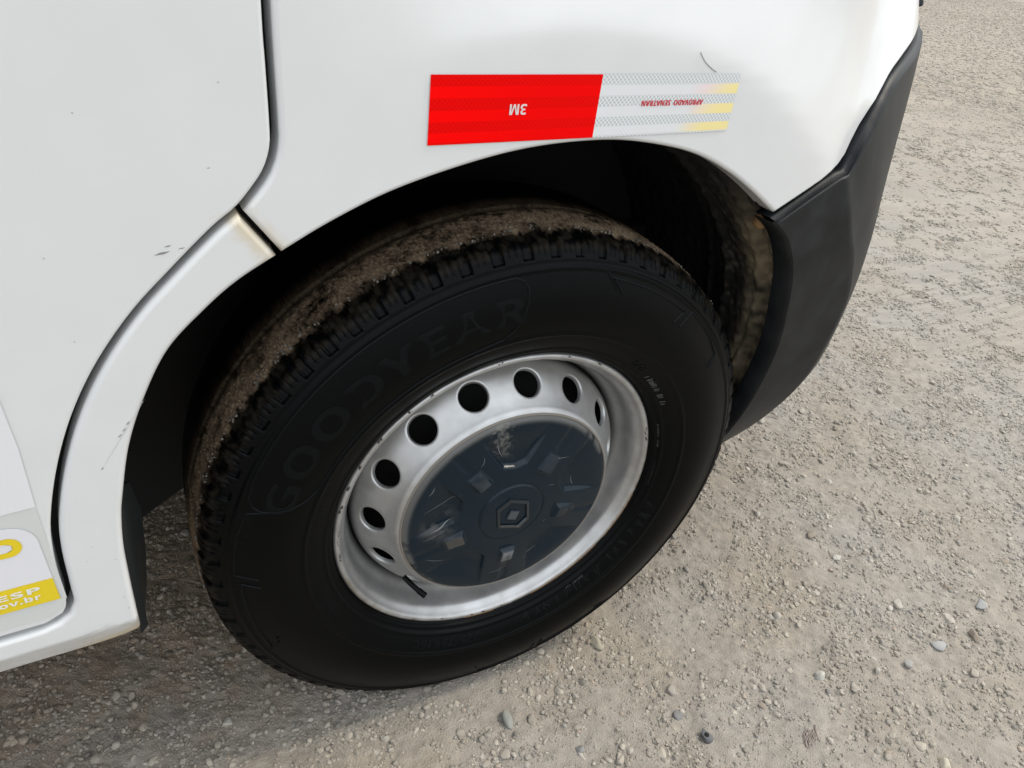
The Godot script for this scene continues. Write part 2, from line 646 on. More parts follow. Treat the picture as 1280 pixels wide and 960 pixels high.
func loose_stones() -> void:
	# x, z, radius, stretch (x, y, z), colour, label
	var list := [
		[0.504, 0.249, 0.013, Vector3(1.0, 0.9, 0.9), Color(0.52, 0.51, 0.46), "pale angular stone with a dark shadow on its left, standing proud of the gravel"],
		[0.255, 0.246, 0.013, Vector3(1.0, 0.9, 1.1), Color(0.15, 0.155, 0.165), "dark blue grey stone with a black pit in its top"],
		[0.760, 0.298, 0.019, Vector3(1.1, 0.35, 0.9), Color(0.40, 0.40, 0.40), "flat pale grey stone sunk level with the gravel"],
		[0.195, 0.042, 0.016, Vector3(0.75, 0.55, 1.2), Color(0.40, 0.37, 0.29), "tan wedge-shaped stone lying beside the tyre's lower edge"],
		[0.073, 0.179, 0.010, Vector3(1.0, 0.7, 1.0), Color(0.29, 0.295, 0.295), "round blue grey pebble at the photo's lower edge below the wheel"],
		[0.241, 0.199, 0.011, Vector3(1.2, 0.6, 0.9), Color(0.25, 0.25, 0.25), "slate grey pebble just behind the pitted dark stone"],
		[0.565, 0.441, 0.013, Vector3(1.0, 0.85, 1.0), Color(0.56, 0.52, 0.42), "cream stone at the very bottom right of the gravel"],
		[-0.003, 0.096, 0.015, Vector3(0.7, 0.5, 1.35), Color(0.30, 0.31, 0.29), "long greenish grey stone lying in front of the tyre"],
		[0.030, 0.111, 0.012, Vector3(0.7, 0.6, 1.1), Color(0.37, 0.34, 0.29), "oval tan stone to the right of the long greenish stone"],
		[-0.363, -0.070, 0.011, Vector3(1.1, 0.8, 0.9), Color(0.52, 0.49, 0.43), "whitish pebble alone on the brown gravel below the sill"],
		[0.752, 0.076, 0.011, Vector3(1.3, 0.7, 0.8), Color(0.55, 0.53, 0.48), "white pebble among the grey stones right of the wheel"],
		[0.750, 0.010, 0.014, Vector3(1.2, 0.7, 0.8), Color(0.31, 0.27, 0.22), "brown stone with a dark hollow beneath, beyond the white pebble"],
		[0.916, 0.277, 0.018, Vector3(1.2, 0.3, 0.8), Color(0.33, 0.335, 0.335), "blue grey slate chip lying flat at the right edge"],
		[0.667, 0.300, 0.012, Vector3(0.9, 0.7, 0.9), Color(0.40, 0.39, 0.37), "grey stone just left of the flat pale stone"],
	]
	for q in list:
		var o := put(self, numbered("stone"), rock_mesh(int(q[0] * 1000) + 77, 2, 12), null)
		var m: StandardMaterial3D = M.rock.duplicate()
		m.vertex_color_use_as_albedo = false
		m.albedo_color = (q[4] as Color).linear_to_srgb()
		o.material_override = m
		var s: float = q[2] * 0.8
		o.transform = Transform3D(Basis(Vector3.UP, rng.randf() * 0.8 - 0.4).scaled_local(q[3] * s), Vector3(q[0], ground_height(q[0], q[1]) + s * q[3].y * 0.45, q[1]))
		tag(o, q[5], "stone", "larger stones lying on the gravel")
		if (q[5] as String).contains("black pit"):
			var sp := SphereMesh.new()
			sp.radius = 0.34
			sp.height = 0.5
			sp.radial_segments = 16
			sp.rings = 8
			var pit := put(o, "pit", sp, M.black)  # black ball paints in the dark of a hollow; the stone is uncut
			pit.position = Vector3(-0.15, 0.62, 0.1)
	# a little bundle of dry fibres
	var st: SurfaceTool = null
	for i in 13:
		var x := 0.392 + i * 0.0022 + rng.randf_range(-0.001, 0.001)
		var path := PackedVector3Array()
		var l := rng.randf_range(0.014, 0.026)
		for k in 5:
			var t := k / 4.0 - 0.5
			var px := x + t * l * 0.55 + rng.randf_range(-0.0008, 0.0008)
			var pz := 0.318 - t * l + rng.randf_range(-0.0006, 0.0006)
			path.append(Vector3(px, ground_height(px, pz) + 0.0028 - t * t * 0.004, pz))
		st = tube(path, 0.0007, 5, st)
	var leaf := put(self, "dry_leaf", done(st), mat(Color(0.30, 0.25, 0.22), 0.9))
	tag(leaf, "scrap of dry ribbed leaf lying on the gravel near the lower edge", "leaf")

# ---------------------------------------------------------------- the van
func van() -> void:
	var v := Node3D.new()
	v.name = "van"
	add_child(v)
	tag(v, "white van with black front bumper and dusty front wheel, cropped to its wheel arch", "van")
	body(v)
	bumper(v)
	wheel_house(v)
	wheel(v)
	stickers(v)

func paint_color(q: Vector2) -> Color:
	var c := Color(0.655, 0.668, 0.673)
	var dirt := n_big.get_noise_2d(q.x * 2.0, q.y * 2.0) * 0.012
	c = Color(c.r + dirt, c.g + dirt, c.b + dirt)
	# rusty water stains at the joint of fender and sill and on the sill's corner
	var rust := Color(0.56, 0.44, 0.22)
	var a := Geometry2D.get_closest_point_to_segment(q, v2(-0.306, 0.800), v2(-0.280, 0.766)).distance_to(q)
	var n := n_mid.get_noise_2d(q.x * 1.5, q.y * 1.5)
	c = c.lerp(rust, clampf(0.75 * (1 - a / (0.013 + 0.006 * n)), 0, 0.6))
	var b := Geometry2D.get_closest_point_to_segment(q, v2(-0.428, 0.396), v2(-0.466, 0.386)).distance_to(q)
	c = c.lerp(rust, clampf(1.15 * (1 - b / (0.024 + 0.016 * n)), 0, 0.85))
	# road film and chips along the sill's lower face
	var low := ss(0.428, 0.420, q.y) * clampf(0.25 + 1.2 * n_mid.get_noise_2d(q.x * 3.0, q.y * 9.0), 0, 1)
	c = c.lerp(Color(0.42, 0.40, 0.36), low * 0.38)
	return c

func body(v: Node3D) -> void:
	# outlines run along the middle of the gaps; x forward, y up
	var seam := [v2(-0.272, 1.30), v2(-0.275, 1.10), v2(-0.278, 0.942), v2(-0.278, 0.905), v2(-0.278, 0.869), v2(-0.279, 0.851), v2(-0.285, 0.834), v2(-0.296, 0.819), v2(-0.307, 0.807), v2(-0.324, 0.794), v2(-0.353, 0.767), v2(-0.384, 0.736), v2(-0.413, 0.698), v2(-0.436, 0.657), v2(-0.454, 0.612), v2(-0.467, 0.566), v2(-0.472, 0.532), v2(-0.474, 0.494), v2(-0.475, 0.470), v2(-0.482, 0.456), v2(-0.496, 0.450)]
	var arch_rear := [v2(-0.280, 0.769), v2(-0.311, 0.751), v2(-0.336, 0.731), v2(-0.365, 0.702), v2(-0.387, 0.663), v2(-0.404, 0.621), v2(-0.416, 0.574), v2(-0.421, 0.549), v2(-0.425, 0.512), v2(-0.427, 0.456), v2(-0.428, 0.397)]
	var arch_front := [v2(-0.280, 0.769), v2(-0.238, 0.791), v2(-0.187, 0.812), v2(-0.119, 0.830), v2(-0.061, 0.839), v2(0.004, 0.841), v2(0.059, 0.835), v2(0.112, 0.823), v2(0.161, 0.803), v2(0.205, 0.779), v2(0.250, 0.751)]
	var col := paint_color
	# fender
	var A := spline(arch_front, 150)
	var B := spline([v2(-0.275, 1.06), v2(0.2, 1.06), v2(0.70, 1.06)], 150)
	var C := join(spline([v2(-0.280, 0.769), v2(-0.307, 0.807)], 4), spline([v2(-0.307, 0.807), v2(-0.296, 0.819), v2(-0.285, 0.834), v2(-0.279, 0.851), v2(-0.278, 0.869), v2(-0.278, 0.942), v2(-0.275, 1.06)], 30))
	var D := spline([v2(0.250, 0.751), v2(0.300, 0.772), v2(0.346, 0.790), v2(0.366, 0.797), v2(0.394, 0.831), v2(0.439, 0.869), v2(0.480, 0.886), v2(0.60, 0.905), v2(0.70, 0.93), v2(0.70, 1.06)], 34)
	put(v, "fender", panel(A, B, C, D, 0.007, 0.0045, 0.024, 0.0, col), M.paint)
	# sill and lower cab side
	var bot := [v2(-0.428, 0.397), v2(-0.450, 0.389), v2(-0.483, 0.388), v2(-0.543, 0.390), v2(-0.8, 0.39), v2(-1.35, 0.39)]
	A = join(spline(arch_rear, 90), spline(bot, 70))
	B = join(spline(seam.slice(8, 19), 90), spline([v2(-0.475, 0.470), v2(-0.482, 0.456), v2(-0.496, 0.450), v2(-0.532, 0.448), v2(-0.8, 0.447), v2(-1.35, 0.446)], 70))
	C = spline([v2(-0.280, 0.769), v2(-0.307, 0.807)], 16)
	D = spline([v2(-1.35, 0.39), v2(-1.35, 0.446)], 16)
	put(v, "sill", panel(A, B, C, D, 0.007, 0.005, 0.024, 0.0, col), M.paint)
	# door
	A = spline(seam, 150)
	B = spline([v2(-1.35, 1.30), v2(-1.35, 0.446)], 150)
	C = spline([v2(-0.272, 1.30), v2(-1.35, 1.30)], 90)
	D = spline([v2(-0.496, 0.450), v2(-1.35, 0.446)], 90)
	var door := put(v, "door", panel(A, B, C, D, 0.0065, 0.003, 0.024, 0.0, col), M.paint)
	# black backing strips, added to keep light out of the gaps
	var st: SurfaceTool = null
	for line in [spline(seam, 80), spline([v2(-0.2875, 0.780), v2(-0.320, 0.825)], 8), spline([v2(-0.48, 0.455), v2(-0.9, 0.447), v2(-1.35, 0.446)], 20)]:
		var P := PackedVector3Array()
		for i in line.size():
			var t: Vector2 = (line[mini(i + 1, line.size() - 1)] - line[maxi(i - 1, 0)]).normalized()
			var nn := Vector2(-t.y, t.x)
			for s in [-0.018, 0.018]:
				var q: Vector2 = line[i] + nn * s
				P.append(Vector3(q.x, q.y, S(q.x, q.y) - 0.0225))
		st = grid(P, line.size(), 2, false, false, PackedColorArray(), PackedVector2Array(), st)
	put(v, "gap_backing", done(st), M.black)
	# scuffs and scratches
	for q in [[v2(-0.3655, 0.7808), v2(-0.355, 0.783), 0.0009], [v2(-0.3585, 0.7862), v2(-0.3535, 0.7872), 0.0005], [v2(-0.350, 0.7838), v2(-0.345, 0.7846), 0.0004]]:
		put(door, "scuff_mark", done(decal_poly(sliver(q[0], q[1], q[2]), 0.0004)), mat(Color(0.22, 0.22, 0.21), 0.7))
	var sp: SurfaceTool = null
	for i in 12:
		var q := v2(rng.randf_range(-0.55, -0.30), rng.randf_range(0.72, 0.98))
		if q.x > -0.30 or q.y < 0.8: q.x -= 0.12
		sp = decal_poly(sliver(q, q + v2(rng.randf_range(0.0008, 0.0025), rng.randf_range(-0.001, 0.001)), 0.0005), 0.0004, sp)
	put(door, "dirt_specks", done(sp), mat(Color(0.35, 0.34, 0.32), 0.8)).set_meta("kind", "stuff")
	var sill: Node = v.get_node("sill")
	var nicks := [[v2(-0.428, 0.606), v2(-0.4265, 0.609), 0.0006], [v2(-0.412, 0.634), v2(-0.409, 0.637), 0.0006], [v2(-0.408, 0.6385), v2(-0.4055, 0.642), 0.0006], [v2(-0.4045, 0.644), v2(-0.402, 0.6475), 0.0007], [v2(-0.392, 0.661), v2(-0.390, 0.6635), 0.0005]]
	for q in nicks:
		put(sill, "scratch", done(decal_poly(sliver(q[0], q[1], q[2]), 0.0004)), mat(Color(0.28, 0.27, 0.26), 0.8))
	var scf: SurfaceTool = null
	scf = decal_poly(sliver(v2(-0.4275, 0.607), v2(-0.388, 0.666), 0.00035), 0.0003, scf)
	put(sill, "scratch", done(scf), mat(Color(0.56, 0.56, 0.54), 0.7))
	var ch: SurfaceTool = null
	for i in 26:
		var q := v2(rng.randf_range(-0.56, -0.432), rng.randf_range(0.40, 0.56))
		if q.x < -0.465: q.y = rng.randf_range(0.392, 0.41)
		ch = decal_poly(sliver(q, q + v2(rng.randf_range(0.0006, 0.002), rng.randf_range(-0.001, 0.001)), rng.randf_range(0.0003, 0.0007)), 0.0004, ch)
	put(sill, "stone_chips", done(ch), mat(Color(0.40, 0.38, 0.34), 0.8)).set_meta("kind", "stuff")
	# a hair stuck to the fender
	var hp := PackedVector3Array()
	for q in spline([v2(0.085, 0.916), v2(0.092, 0.909), v2(0.102, 0.903), v2(0.109, 0.900)], 14):
		hp.append(Vector3(q.x, q.y, S(q.x, q.y) + 0.0008))
	put(v.get_node("fender"), "hair", done(tube(hp, 0.00028, 5)), mat(Color(0.10, 0.09, 0.08), 0.7))
	# headlamp at the fender's front edge
	A = spline([v2(0.70, 0.935), v2(0.83, 0.945)], 16)
	B = spline([v2(0.70, 1.10), v2(0.83, 1.08)], 16)
	C = spline([v2(0.70, 0.935), v2(0.70, 1.10)], 16)
	D = spline([v2(0.83, 0.945), v2(0.83, 1.08)], 16)
	put(v, "headlamp", panel(A, B, C, D, 0.004, 0.004, 0.03, 0.012, func(_q): return Color(0.25, 0.26, 0.27)), M.glass)
	# the rest of the van, out of the picture: cab, load bay, roof, bonnet
	var prof := PackedVector2Array([v2(-4.55, 0.42), v2(-1.36, 0.42), v2(-1.36, 1.30), v2(-0.262, 1.30), v2(-0.262, 1.065), v2(0.16, 1.065), v2(0.20, 1.30), v2(-0.62, 2.20), v2(-0.95, 2.30), v2(-4.50, 2.30)])
	var up := CSGPolygon3D.new()
	up.name = "upper_body"
	up.polygon = prof
	up.depth = 1.93
	up.material = M.paint_plain
	# CSG depth runs towards -z from the node: place its front face just inside the side sheets
	up.position.z = 0.034
	v.add_child(up, true)
	# bonnet: closes over the engine between the two fenders
	var bp := PackedVector3Array()
	for i in 25:
		var x := lerpf(0.16, 0.885, i / 24.0)
		var z := S(minf(x, 0.86), 1.055) - 0.003
		var yt := 1.30 - 0.20 * ss(0.16, 0.90, x) - 0.03 * x
		for q in [[0.0, 1.0645], [-0.003, 1.078], [-0.012, 1.09], [-0.06, lerpf(1.09, yt, 0.55)], [-0.16, lerpf(1.09, yt, 0.92)], [-0.30, yt]]:
			bp.append(Vector3(x, q[1], maxf(z + q[0], -0.95)))
		bp.append(Vector3(x, yt + 0.005, -0.96))
		bp.append(Vector3(x, yt, -1.6))
		bp.append(Vector3(x, 1.065, minf(-1.92 - z, -0.97)))
	put(v, "bonnet", done(grid(bp, 25, 9, false, false, PackedColorArray(), PackedVector2Array(), null, Vector3(0, 0, 1))), M.paint_plain)
	var win := PackedVector2Array([v2(-1.22, 1.36), v2(-0.30, 1.36), v2(0.0, 1.42), v2(-0.55, 2.05), v2(-1.22, 2.05)])
	var wp := CSGPolygon3D.new()
	wp.name = "side_window"
	wp.polygon = win
	wp.depth = 0.01
	wp.position.z = 0.041
	wp.material = M.glass
	v.add_child(wp, true)
	# far side of the lower body and the floor
	for b in [["underbody", Vector3(-1.9, 0.47, -0.95), Vector3(5.2, 0.2, 1.3), M.black], ["far_side", Vector3(-1.9, 0.72, -1.93), Vector3(5.2, 0.66, 0.05), M.paint_plain], ["engine_bay", Vector3(0.15, 0.66, -0.95), Vector3(1.2, 0.78, 1.20), M.black], ["floor_pan", Vector3(-2.95, 0.44, -0.95), Vector3(3.1, 0.1, 1.9), M.black]]:
		var bm := BoxMesh.new()
		bm.size = b[2]
		var o := put(v, b[0], bm, b[3])
		o.position = b[1]

func sliver(a: Vector2, b: Vector2, w: float) -> PackedVector2Array:
	var t := (b - a).normalized()
	var n := Vector2(-t.y, t.x) * w
	return PackedVector2Array([a, a.lerp(b, 0.4) + n, b, a.lerp(b, 0.6) - n])

func bumper(v: Node3D) -> void:
	# columns from the arch edge round to the front's middle, each from top lip to bottom edge
	var cols := []
	cols.append([Vector3(0.250, 0.747, 0.074), Vector3(0.290, 0.717, 0.069), Vector3(0.324, 0.670, 0.064), Vector3(0.352, 0.610, 0.055), Vector3(0.382, 0.531, 0.040), Vector3(0.396, 0.432, 0.020), Vector3(0.398, 0.350, -0.003), Vector3(0.415, 0.29, -0.035)])
	cols.append([Vector3(0.358, 0.792, 0.062), Vector3(0.379, 0.755, 0.064), Vector3(0.417, 0.699, 0.062), Vector3(0.451, 0.658, 0.055), Vector3(0.49, 0.58, 0.043), Vector3(0.50, 0.45, 0.022), Vector3(0.49, 0.35, -0.015), Vector3(0.48, 0.27, -0.06)])
	cols.append([Vector3(0.439, 0.865, S(0.439, 0.869) + 0.008), Vector3(0.48, 0.80, 0.018), Vector3(0.52, 0.72, 0.012), Vector3(0.55, 0.66, 0.004), Vector3(0.58, 0.56, -0.010), Vector3(0.59, 0.43, -0.025), Vector3(0.57, 0.34, -0.05), Vector3(0.55, 0.26, -0.085)])
	cols.append([Vector3(0.63, 0.903, S(0.63, 0.905) + 0.008), Vector3(0.66, 0.84, -0.100), Vector3(0.675, 0.732, -0.100), Vector3(0.687, 0.640, -0.100), Vector3(0.700, 0.525, -0.100), Vector3(0.702, 0.40, -0.105), Vector3(0.680, 0.313, -0.115), Vector3(0.632, 0.255, -0.13)])
	cols.append([Vector3(0.80, 0.93, -0.27), Vector3(0.82, 0.86, -0.27), Vector3(0.83, 0.74, -0.27), Vector3(0.84, 0.64, -0.27), Vector3(0.845, 0.525, -0.27), Vector3(0.84, 0.40, -0.27), Vector3(0.81, 0.31, -0.28), Vector3(0.75, 0.25, -0.30)])
	cols.append([Vector3(0.88, 0.93, -0.60), Vector3(0.89, 0.86, -0.60), Vector3(0.90, 0.74, -0.60), Vector3(0.905, 0.64, -0.60), Vector3(0.905, 0.525, -0.60), Vector3(0.90, 0.40, -0.60), Vector3(0.87, 0.31, -0.60), Vector3(0.81, 0.25, -0.60)])
	cols.append([Vector3(0.90, 0.93, -0.96), Vector3(0.91, 0.86, -0.96), Vector3(0.92, 0.74, -0.96), Vector3(0.925, 0.64, -0.96), Vector3(0.925, 0.525, -0.96), Vector3(0.92, 0.40, -0.96), Vector3(0.89, 0.31, -0.96), Vector3(0.83, 0.25, -0.96)])
	var nv := 48
	# smooth each column, then smooth across (a hard crease at column 1)
	var fine := []
	for c in cols:
		var row := PackedVector3Array()
		for j in nv + 1:
			var t := float(j) / nv * 7.0
			var k := mini(int(t), 6)
			var p0: Vector3 = c[maxi(k - 1, 0)]
			var p3: Vector3 = c[mini(k + 2, 7)]
			row.append((c[k] as Vector3).cubic_interpolate(c[k + 1], p0, p3, t - k))
		fine.append(row)
	var lines := []
	for seg in 6:
		var n := 16
		for s in n + (1 if seg == 5 else 0):
			var t := float(s) / n
			var row := PackedVector3Array()
			for j in nv + 1:
				var a: Vector3 = fine[seg][j]
				var b: Vector3 = fine[seg + 1][j]
				if seg == 0:
					row.append(a.lerp(b, t))
				else:
					var p0: Vector3 = fine[seg - 1][j] if seg > 1 else a * 2 - b
					var p3: Vector3 = fine[mini(seg + 2, 6)][j]
					row.append(a.cubic_interpolate(b, p0, p3, t))
			lines.append(row)
	# the top edge follows the fender's lower edge
	var top := spline([v2(0.250, 0.747), v2(0.300, 0.769), v2(0.346, 0.787), v2(0.366, 0.794), v2(0.394, 0.828), v2(0.439, 0.866), v2(0.480, 0.883), v2(0.60, 0.902), v2(0.70, 0.927)], 200)
	for i in lines.size():
		var x: float = lines[i][0].x
		if x < 0.66:
			for p in top:
				if p.x >= x:
					var dy: float = p.y - lines[i][0].y
					for j in 14:
						lines[i][j].y += dy * (1 - j / 14.0)
					break
	# a hard crease: split the mesh in two at column 1, each smoothed by itself; rims rolled inwards
	var st := SurfaceTool.new()
	st.begin(Mesh.PRIMITIVE_TRIANGLES)
	for part in 2:
		st.set_smooth_group(1)
		var P := PackedVector3Array()
		var cnt := 0
		var lo := 0 if part == 0 else 16
		var hi := 16 if part == 0 else lines.size() - 1
		for i in range(lo, hi + 1):
			var row: PackedVector3Array = lines[i]
			# rolled top lip: inward and down behind
			var tl: Vector3 = lines[mini(i + 1, lines.size() - 1)][0] - lines[maxi(i - 1, 0)][0]
			var dn := (row[1] - row[0]).normalized()
			var nrm := dn.cross(tl).normalized()
			if nrm.z < 0 and i < 60: nrm = -nrm
			if i >= 60 and nrm.x < 0: nrm = -nrm
			P.append(row[0] - nrm * 0.030 + dn * 0.003)
			P.append(row[0] - nrm * 0.0085 - dn * 0.0020)
			P.append(row[0] - nrm * 0.0060 - dn * 0.0010)
			P.append(row[0] - nrm * 0.0005 + dn * 0.0050)
			for j in range(1, nv + 1): P.append(row[j])
			var bt := (row[nv] - row[nv - 1]).normalized()
			P.append(row[nv] + Vector3(-0.02, 0.004, -0.02))
			P.append(row[nv] + Vector3(-0.05, 0.03, -0.05))
			cnt += 1
		grid(P, cnt, nv + 6, false, true, PackedColorArray(), PackedVector2Array(), st)
	# turned-in edge along the wheel arch
	st.set_smooth_group(4)
	var E := PackedVector3Array()
	for j in nv + 1:
		var p: Vector3 = lines[0][j]
		E.append(p)
		var q: Vector3 = lines[3][j]
		var dv: Vector3 = (lines[0][mini(j + 1, nv)] - lines[0][maxi(j - 1, 0)]).normalized()
		var bk: Vector3 = dv.cross(q - p).normalized()
		if bk.z > 0: bk = -bk
		var ou: Vector3 = (p - q).normalized()
		E.append(p + ou * 0.004 + bk * 0.003)
		E.append(p + ou * 0.005 + bk * 0.028)
	grid(E, nv + 1, 3, false, true, PackedColorArray(), PackedVector2Array(), st)
	put(v, "bumper", done(st), M.bumper)

func wheel_house(v: Node3D) -> void:
	# moulded liner: a barrel round the wheel from the arch edge inwards
	var P := PackedVector3Array()
	var C := PackedColorArray()
	var na := 280
	var nz := 100
	for i in na + 1:
		var a := deg_to_rad(lerpf(-32.0, 181.0, float(i) / na))
		for j in nz + 1:
			var t := float(j) / nz
			var z0 := 0.050
			for q in [[-0.56, -0.06, -0.3, -0.035], [-0.3, -0.035, -0.15, -0.015], [-0.15, -0.015, 0.04, 0.008], [0.04, 0.008, 0.27, 0.028], [0.27, 0.028, 0.45, 0.043], [0.45, 0.043, 0.62, 0.052]]:
				if a >= q[0] and a < q[2]: z0 = remap(a, q[0], q[2], q[1], q[3])
			var z := lerpf(z0, -0.34, t)
			var r := 0.437 + 0.016 * ss(0.0, 0.06, t) - 0.012 * ss(0.12, 0.2, t) + 0.02 * ss(0.3, 0.5, t)
			r += 0.004 * n_mid.get_noise_2d(a * 0.3, z)
			var dust := ss(0.95, 0.55, a) * ss(-0.42, 0.0, a) * ss(0.0, 0.04, t) * ss(0.24, 0.14, t)
			dust *= clampf(0.72 + 0.8 * n_mid.get_noise_3d(r * cos(a) * 0.8, r * sin(a) * 0.8, z * 0.8) + 0.7 * n_big.get_noise_3d(r * cos(a), r * sin(a), z), 0, 1)
			# pressed ribs running round the liner, and caked splashes
			for q in [0.085, 0.150, 0.30, 0.42]: r -= 0.0065 * ss(0.016, 0.008, absf(t - q))
			var grainy := n_fine.get_noise_3d(r * cos(a) * 0.7, r * sin(a) * 0.7, z * 0.7)
			dust *= clampf(0.85 + 0.35 * grainy, 0, 1)
			dust = maxf(dust, 0.25 * ss(0.2, 0.5, grainy) * ss(1.1, 0.6, a) * ss(0.5, 0.2, t))
			r -= 0.0010 * dust * (1 + grainy)
			P.append(Vector3(-0.03 + r * cos(a), 0.415 + r * sin(a), z))
			C.append(Color(0.007, 0.0075, 0.0075).lerp(Color(0.27, 0.22, 0.145), dust))
	var st := grid(P, na + 1, nz + 1, false, true, C)
	var liner := put(v, "wheel_arch_liner", done(st), M.liner)
	# inner wall of the wheel house
	var w := PackedVector3Array()
	for i in 41:
		var a := deg_to_rad(lerpf(-32.0, 212.0, i / 40.0))
		for j in 2:
			var r := 0.47 * j
			w.append(Vector3(-0.03 + r * cos(a), 0.415 + r * sin(a), -0.335))
	put(v, "inner_wing", done(grid(w, 41, 2)), M.black)
	# push-in fasteners on the liner
	for q in [Vector3(0.283, 0.722, 0.026), Vector3(0.411, 0.438, 0.006)]:
		var prof := PackedVector2Array([v2(0.0, 0.006), v2(0.005, 0.0055), v2(0.0075, 0.003), v2(0.0085, 0.0), v2(0.0085, -0.006)])
		var c := put(liner, "fastener", done(lathe(prof, 20)), M.clip)
		var inward: Vector3 = (Vector3(-0.03, 0.415, q.z + 0.10) - q).normalized()
		c.transform = Transform3D(Basis.looking_at(-inward, Vector3.FORWARD), q)
	# rear flap behind the sill
	var f := PackedVector3Array()
	var edge := [Vector3(-0.412, 0.56, 0.035), Vector3(-0.408, 0.52, 0.030), Vector3(-0.412, 0.46, 0.022), Vector3(-0.419, 0.41, 0.024), Vector3(-0.426, 0.383, 0.034)]
	for i in 25:
		var t := i / 24.0 * 4.0
		var k := mini(int(t), 3)
		var e: Vector3 = (edge[k] as Vector3).lerp(edge[k + 1], t - k)
		f.append(Vector3(-0.431, e.y + 0.006, 0.055))
		f.append(Vector3(-0.424, e.y + 0.004, 0.045))
		f.append(e)
		f.append(e + Vector3(-0.004, -0.002, -0.004))
		f.append(e + Vector3(-0.03, 0.0, -0.006))
	put(v, "mud_flap", done(grid(f, 25, 5)), M.dark_trim)

# ---------------------------------------------------------------- the wheel (its own axes: z out of the wheel)
const TYRE := [Vector2(0.214, -0.012), Vector2(0.2225, -0.003), Vector2(0.228, 0.003), Vector2(0.236, 0.010), Vector2(0.25, 0.018), Vector2(0.27, 0.024), Vector2(0.29, 0.0265), Vector2(0.31, 0.0245), Vector2(0.33, 0.0185), Vector2(0.345, 0.0122), Vector2(0.353, 0.0085), Vector2(0.3605, 0.0025), Vector2(0.365, -0.007), Vector2(0.368, -0.03), Vector2(0.3695, -0.06), Vector2(0.370, -0.088)]
var side := PackedVector2Array()

func side_z(r: float) -> float:
	for i in side.size() - 1:
		if side[i + 1].x >= r:
			return lerpf(side[i].y, side[i + 1].y, clampf((r - side[i].x) / maxf(side[i + 1].x - side[i].x, 1e-6), 0, 1))
	return 0.0

func side_point(r: float, a: float, h: float) -> Vector3:
	return Vector3(r * cos(a), r * sin(a), side_z(r) + h)

func wheel(v: Node3D) -> void:
	var w := Node3D.new()
	w.name = "wheel"
	w.position = Vector3(0, 0.357, 0)
	w.rotation.y = -0.0568
	v.add_child(w, true)
	side = spline(TYRE, 400)
	tyre(w)
	rim(w)
	hub_cap(w)
	tyre_lettering(w)

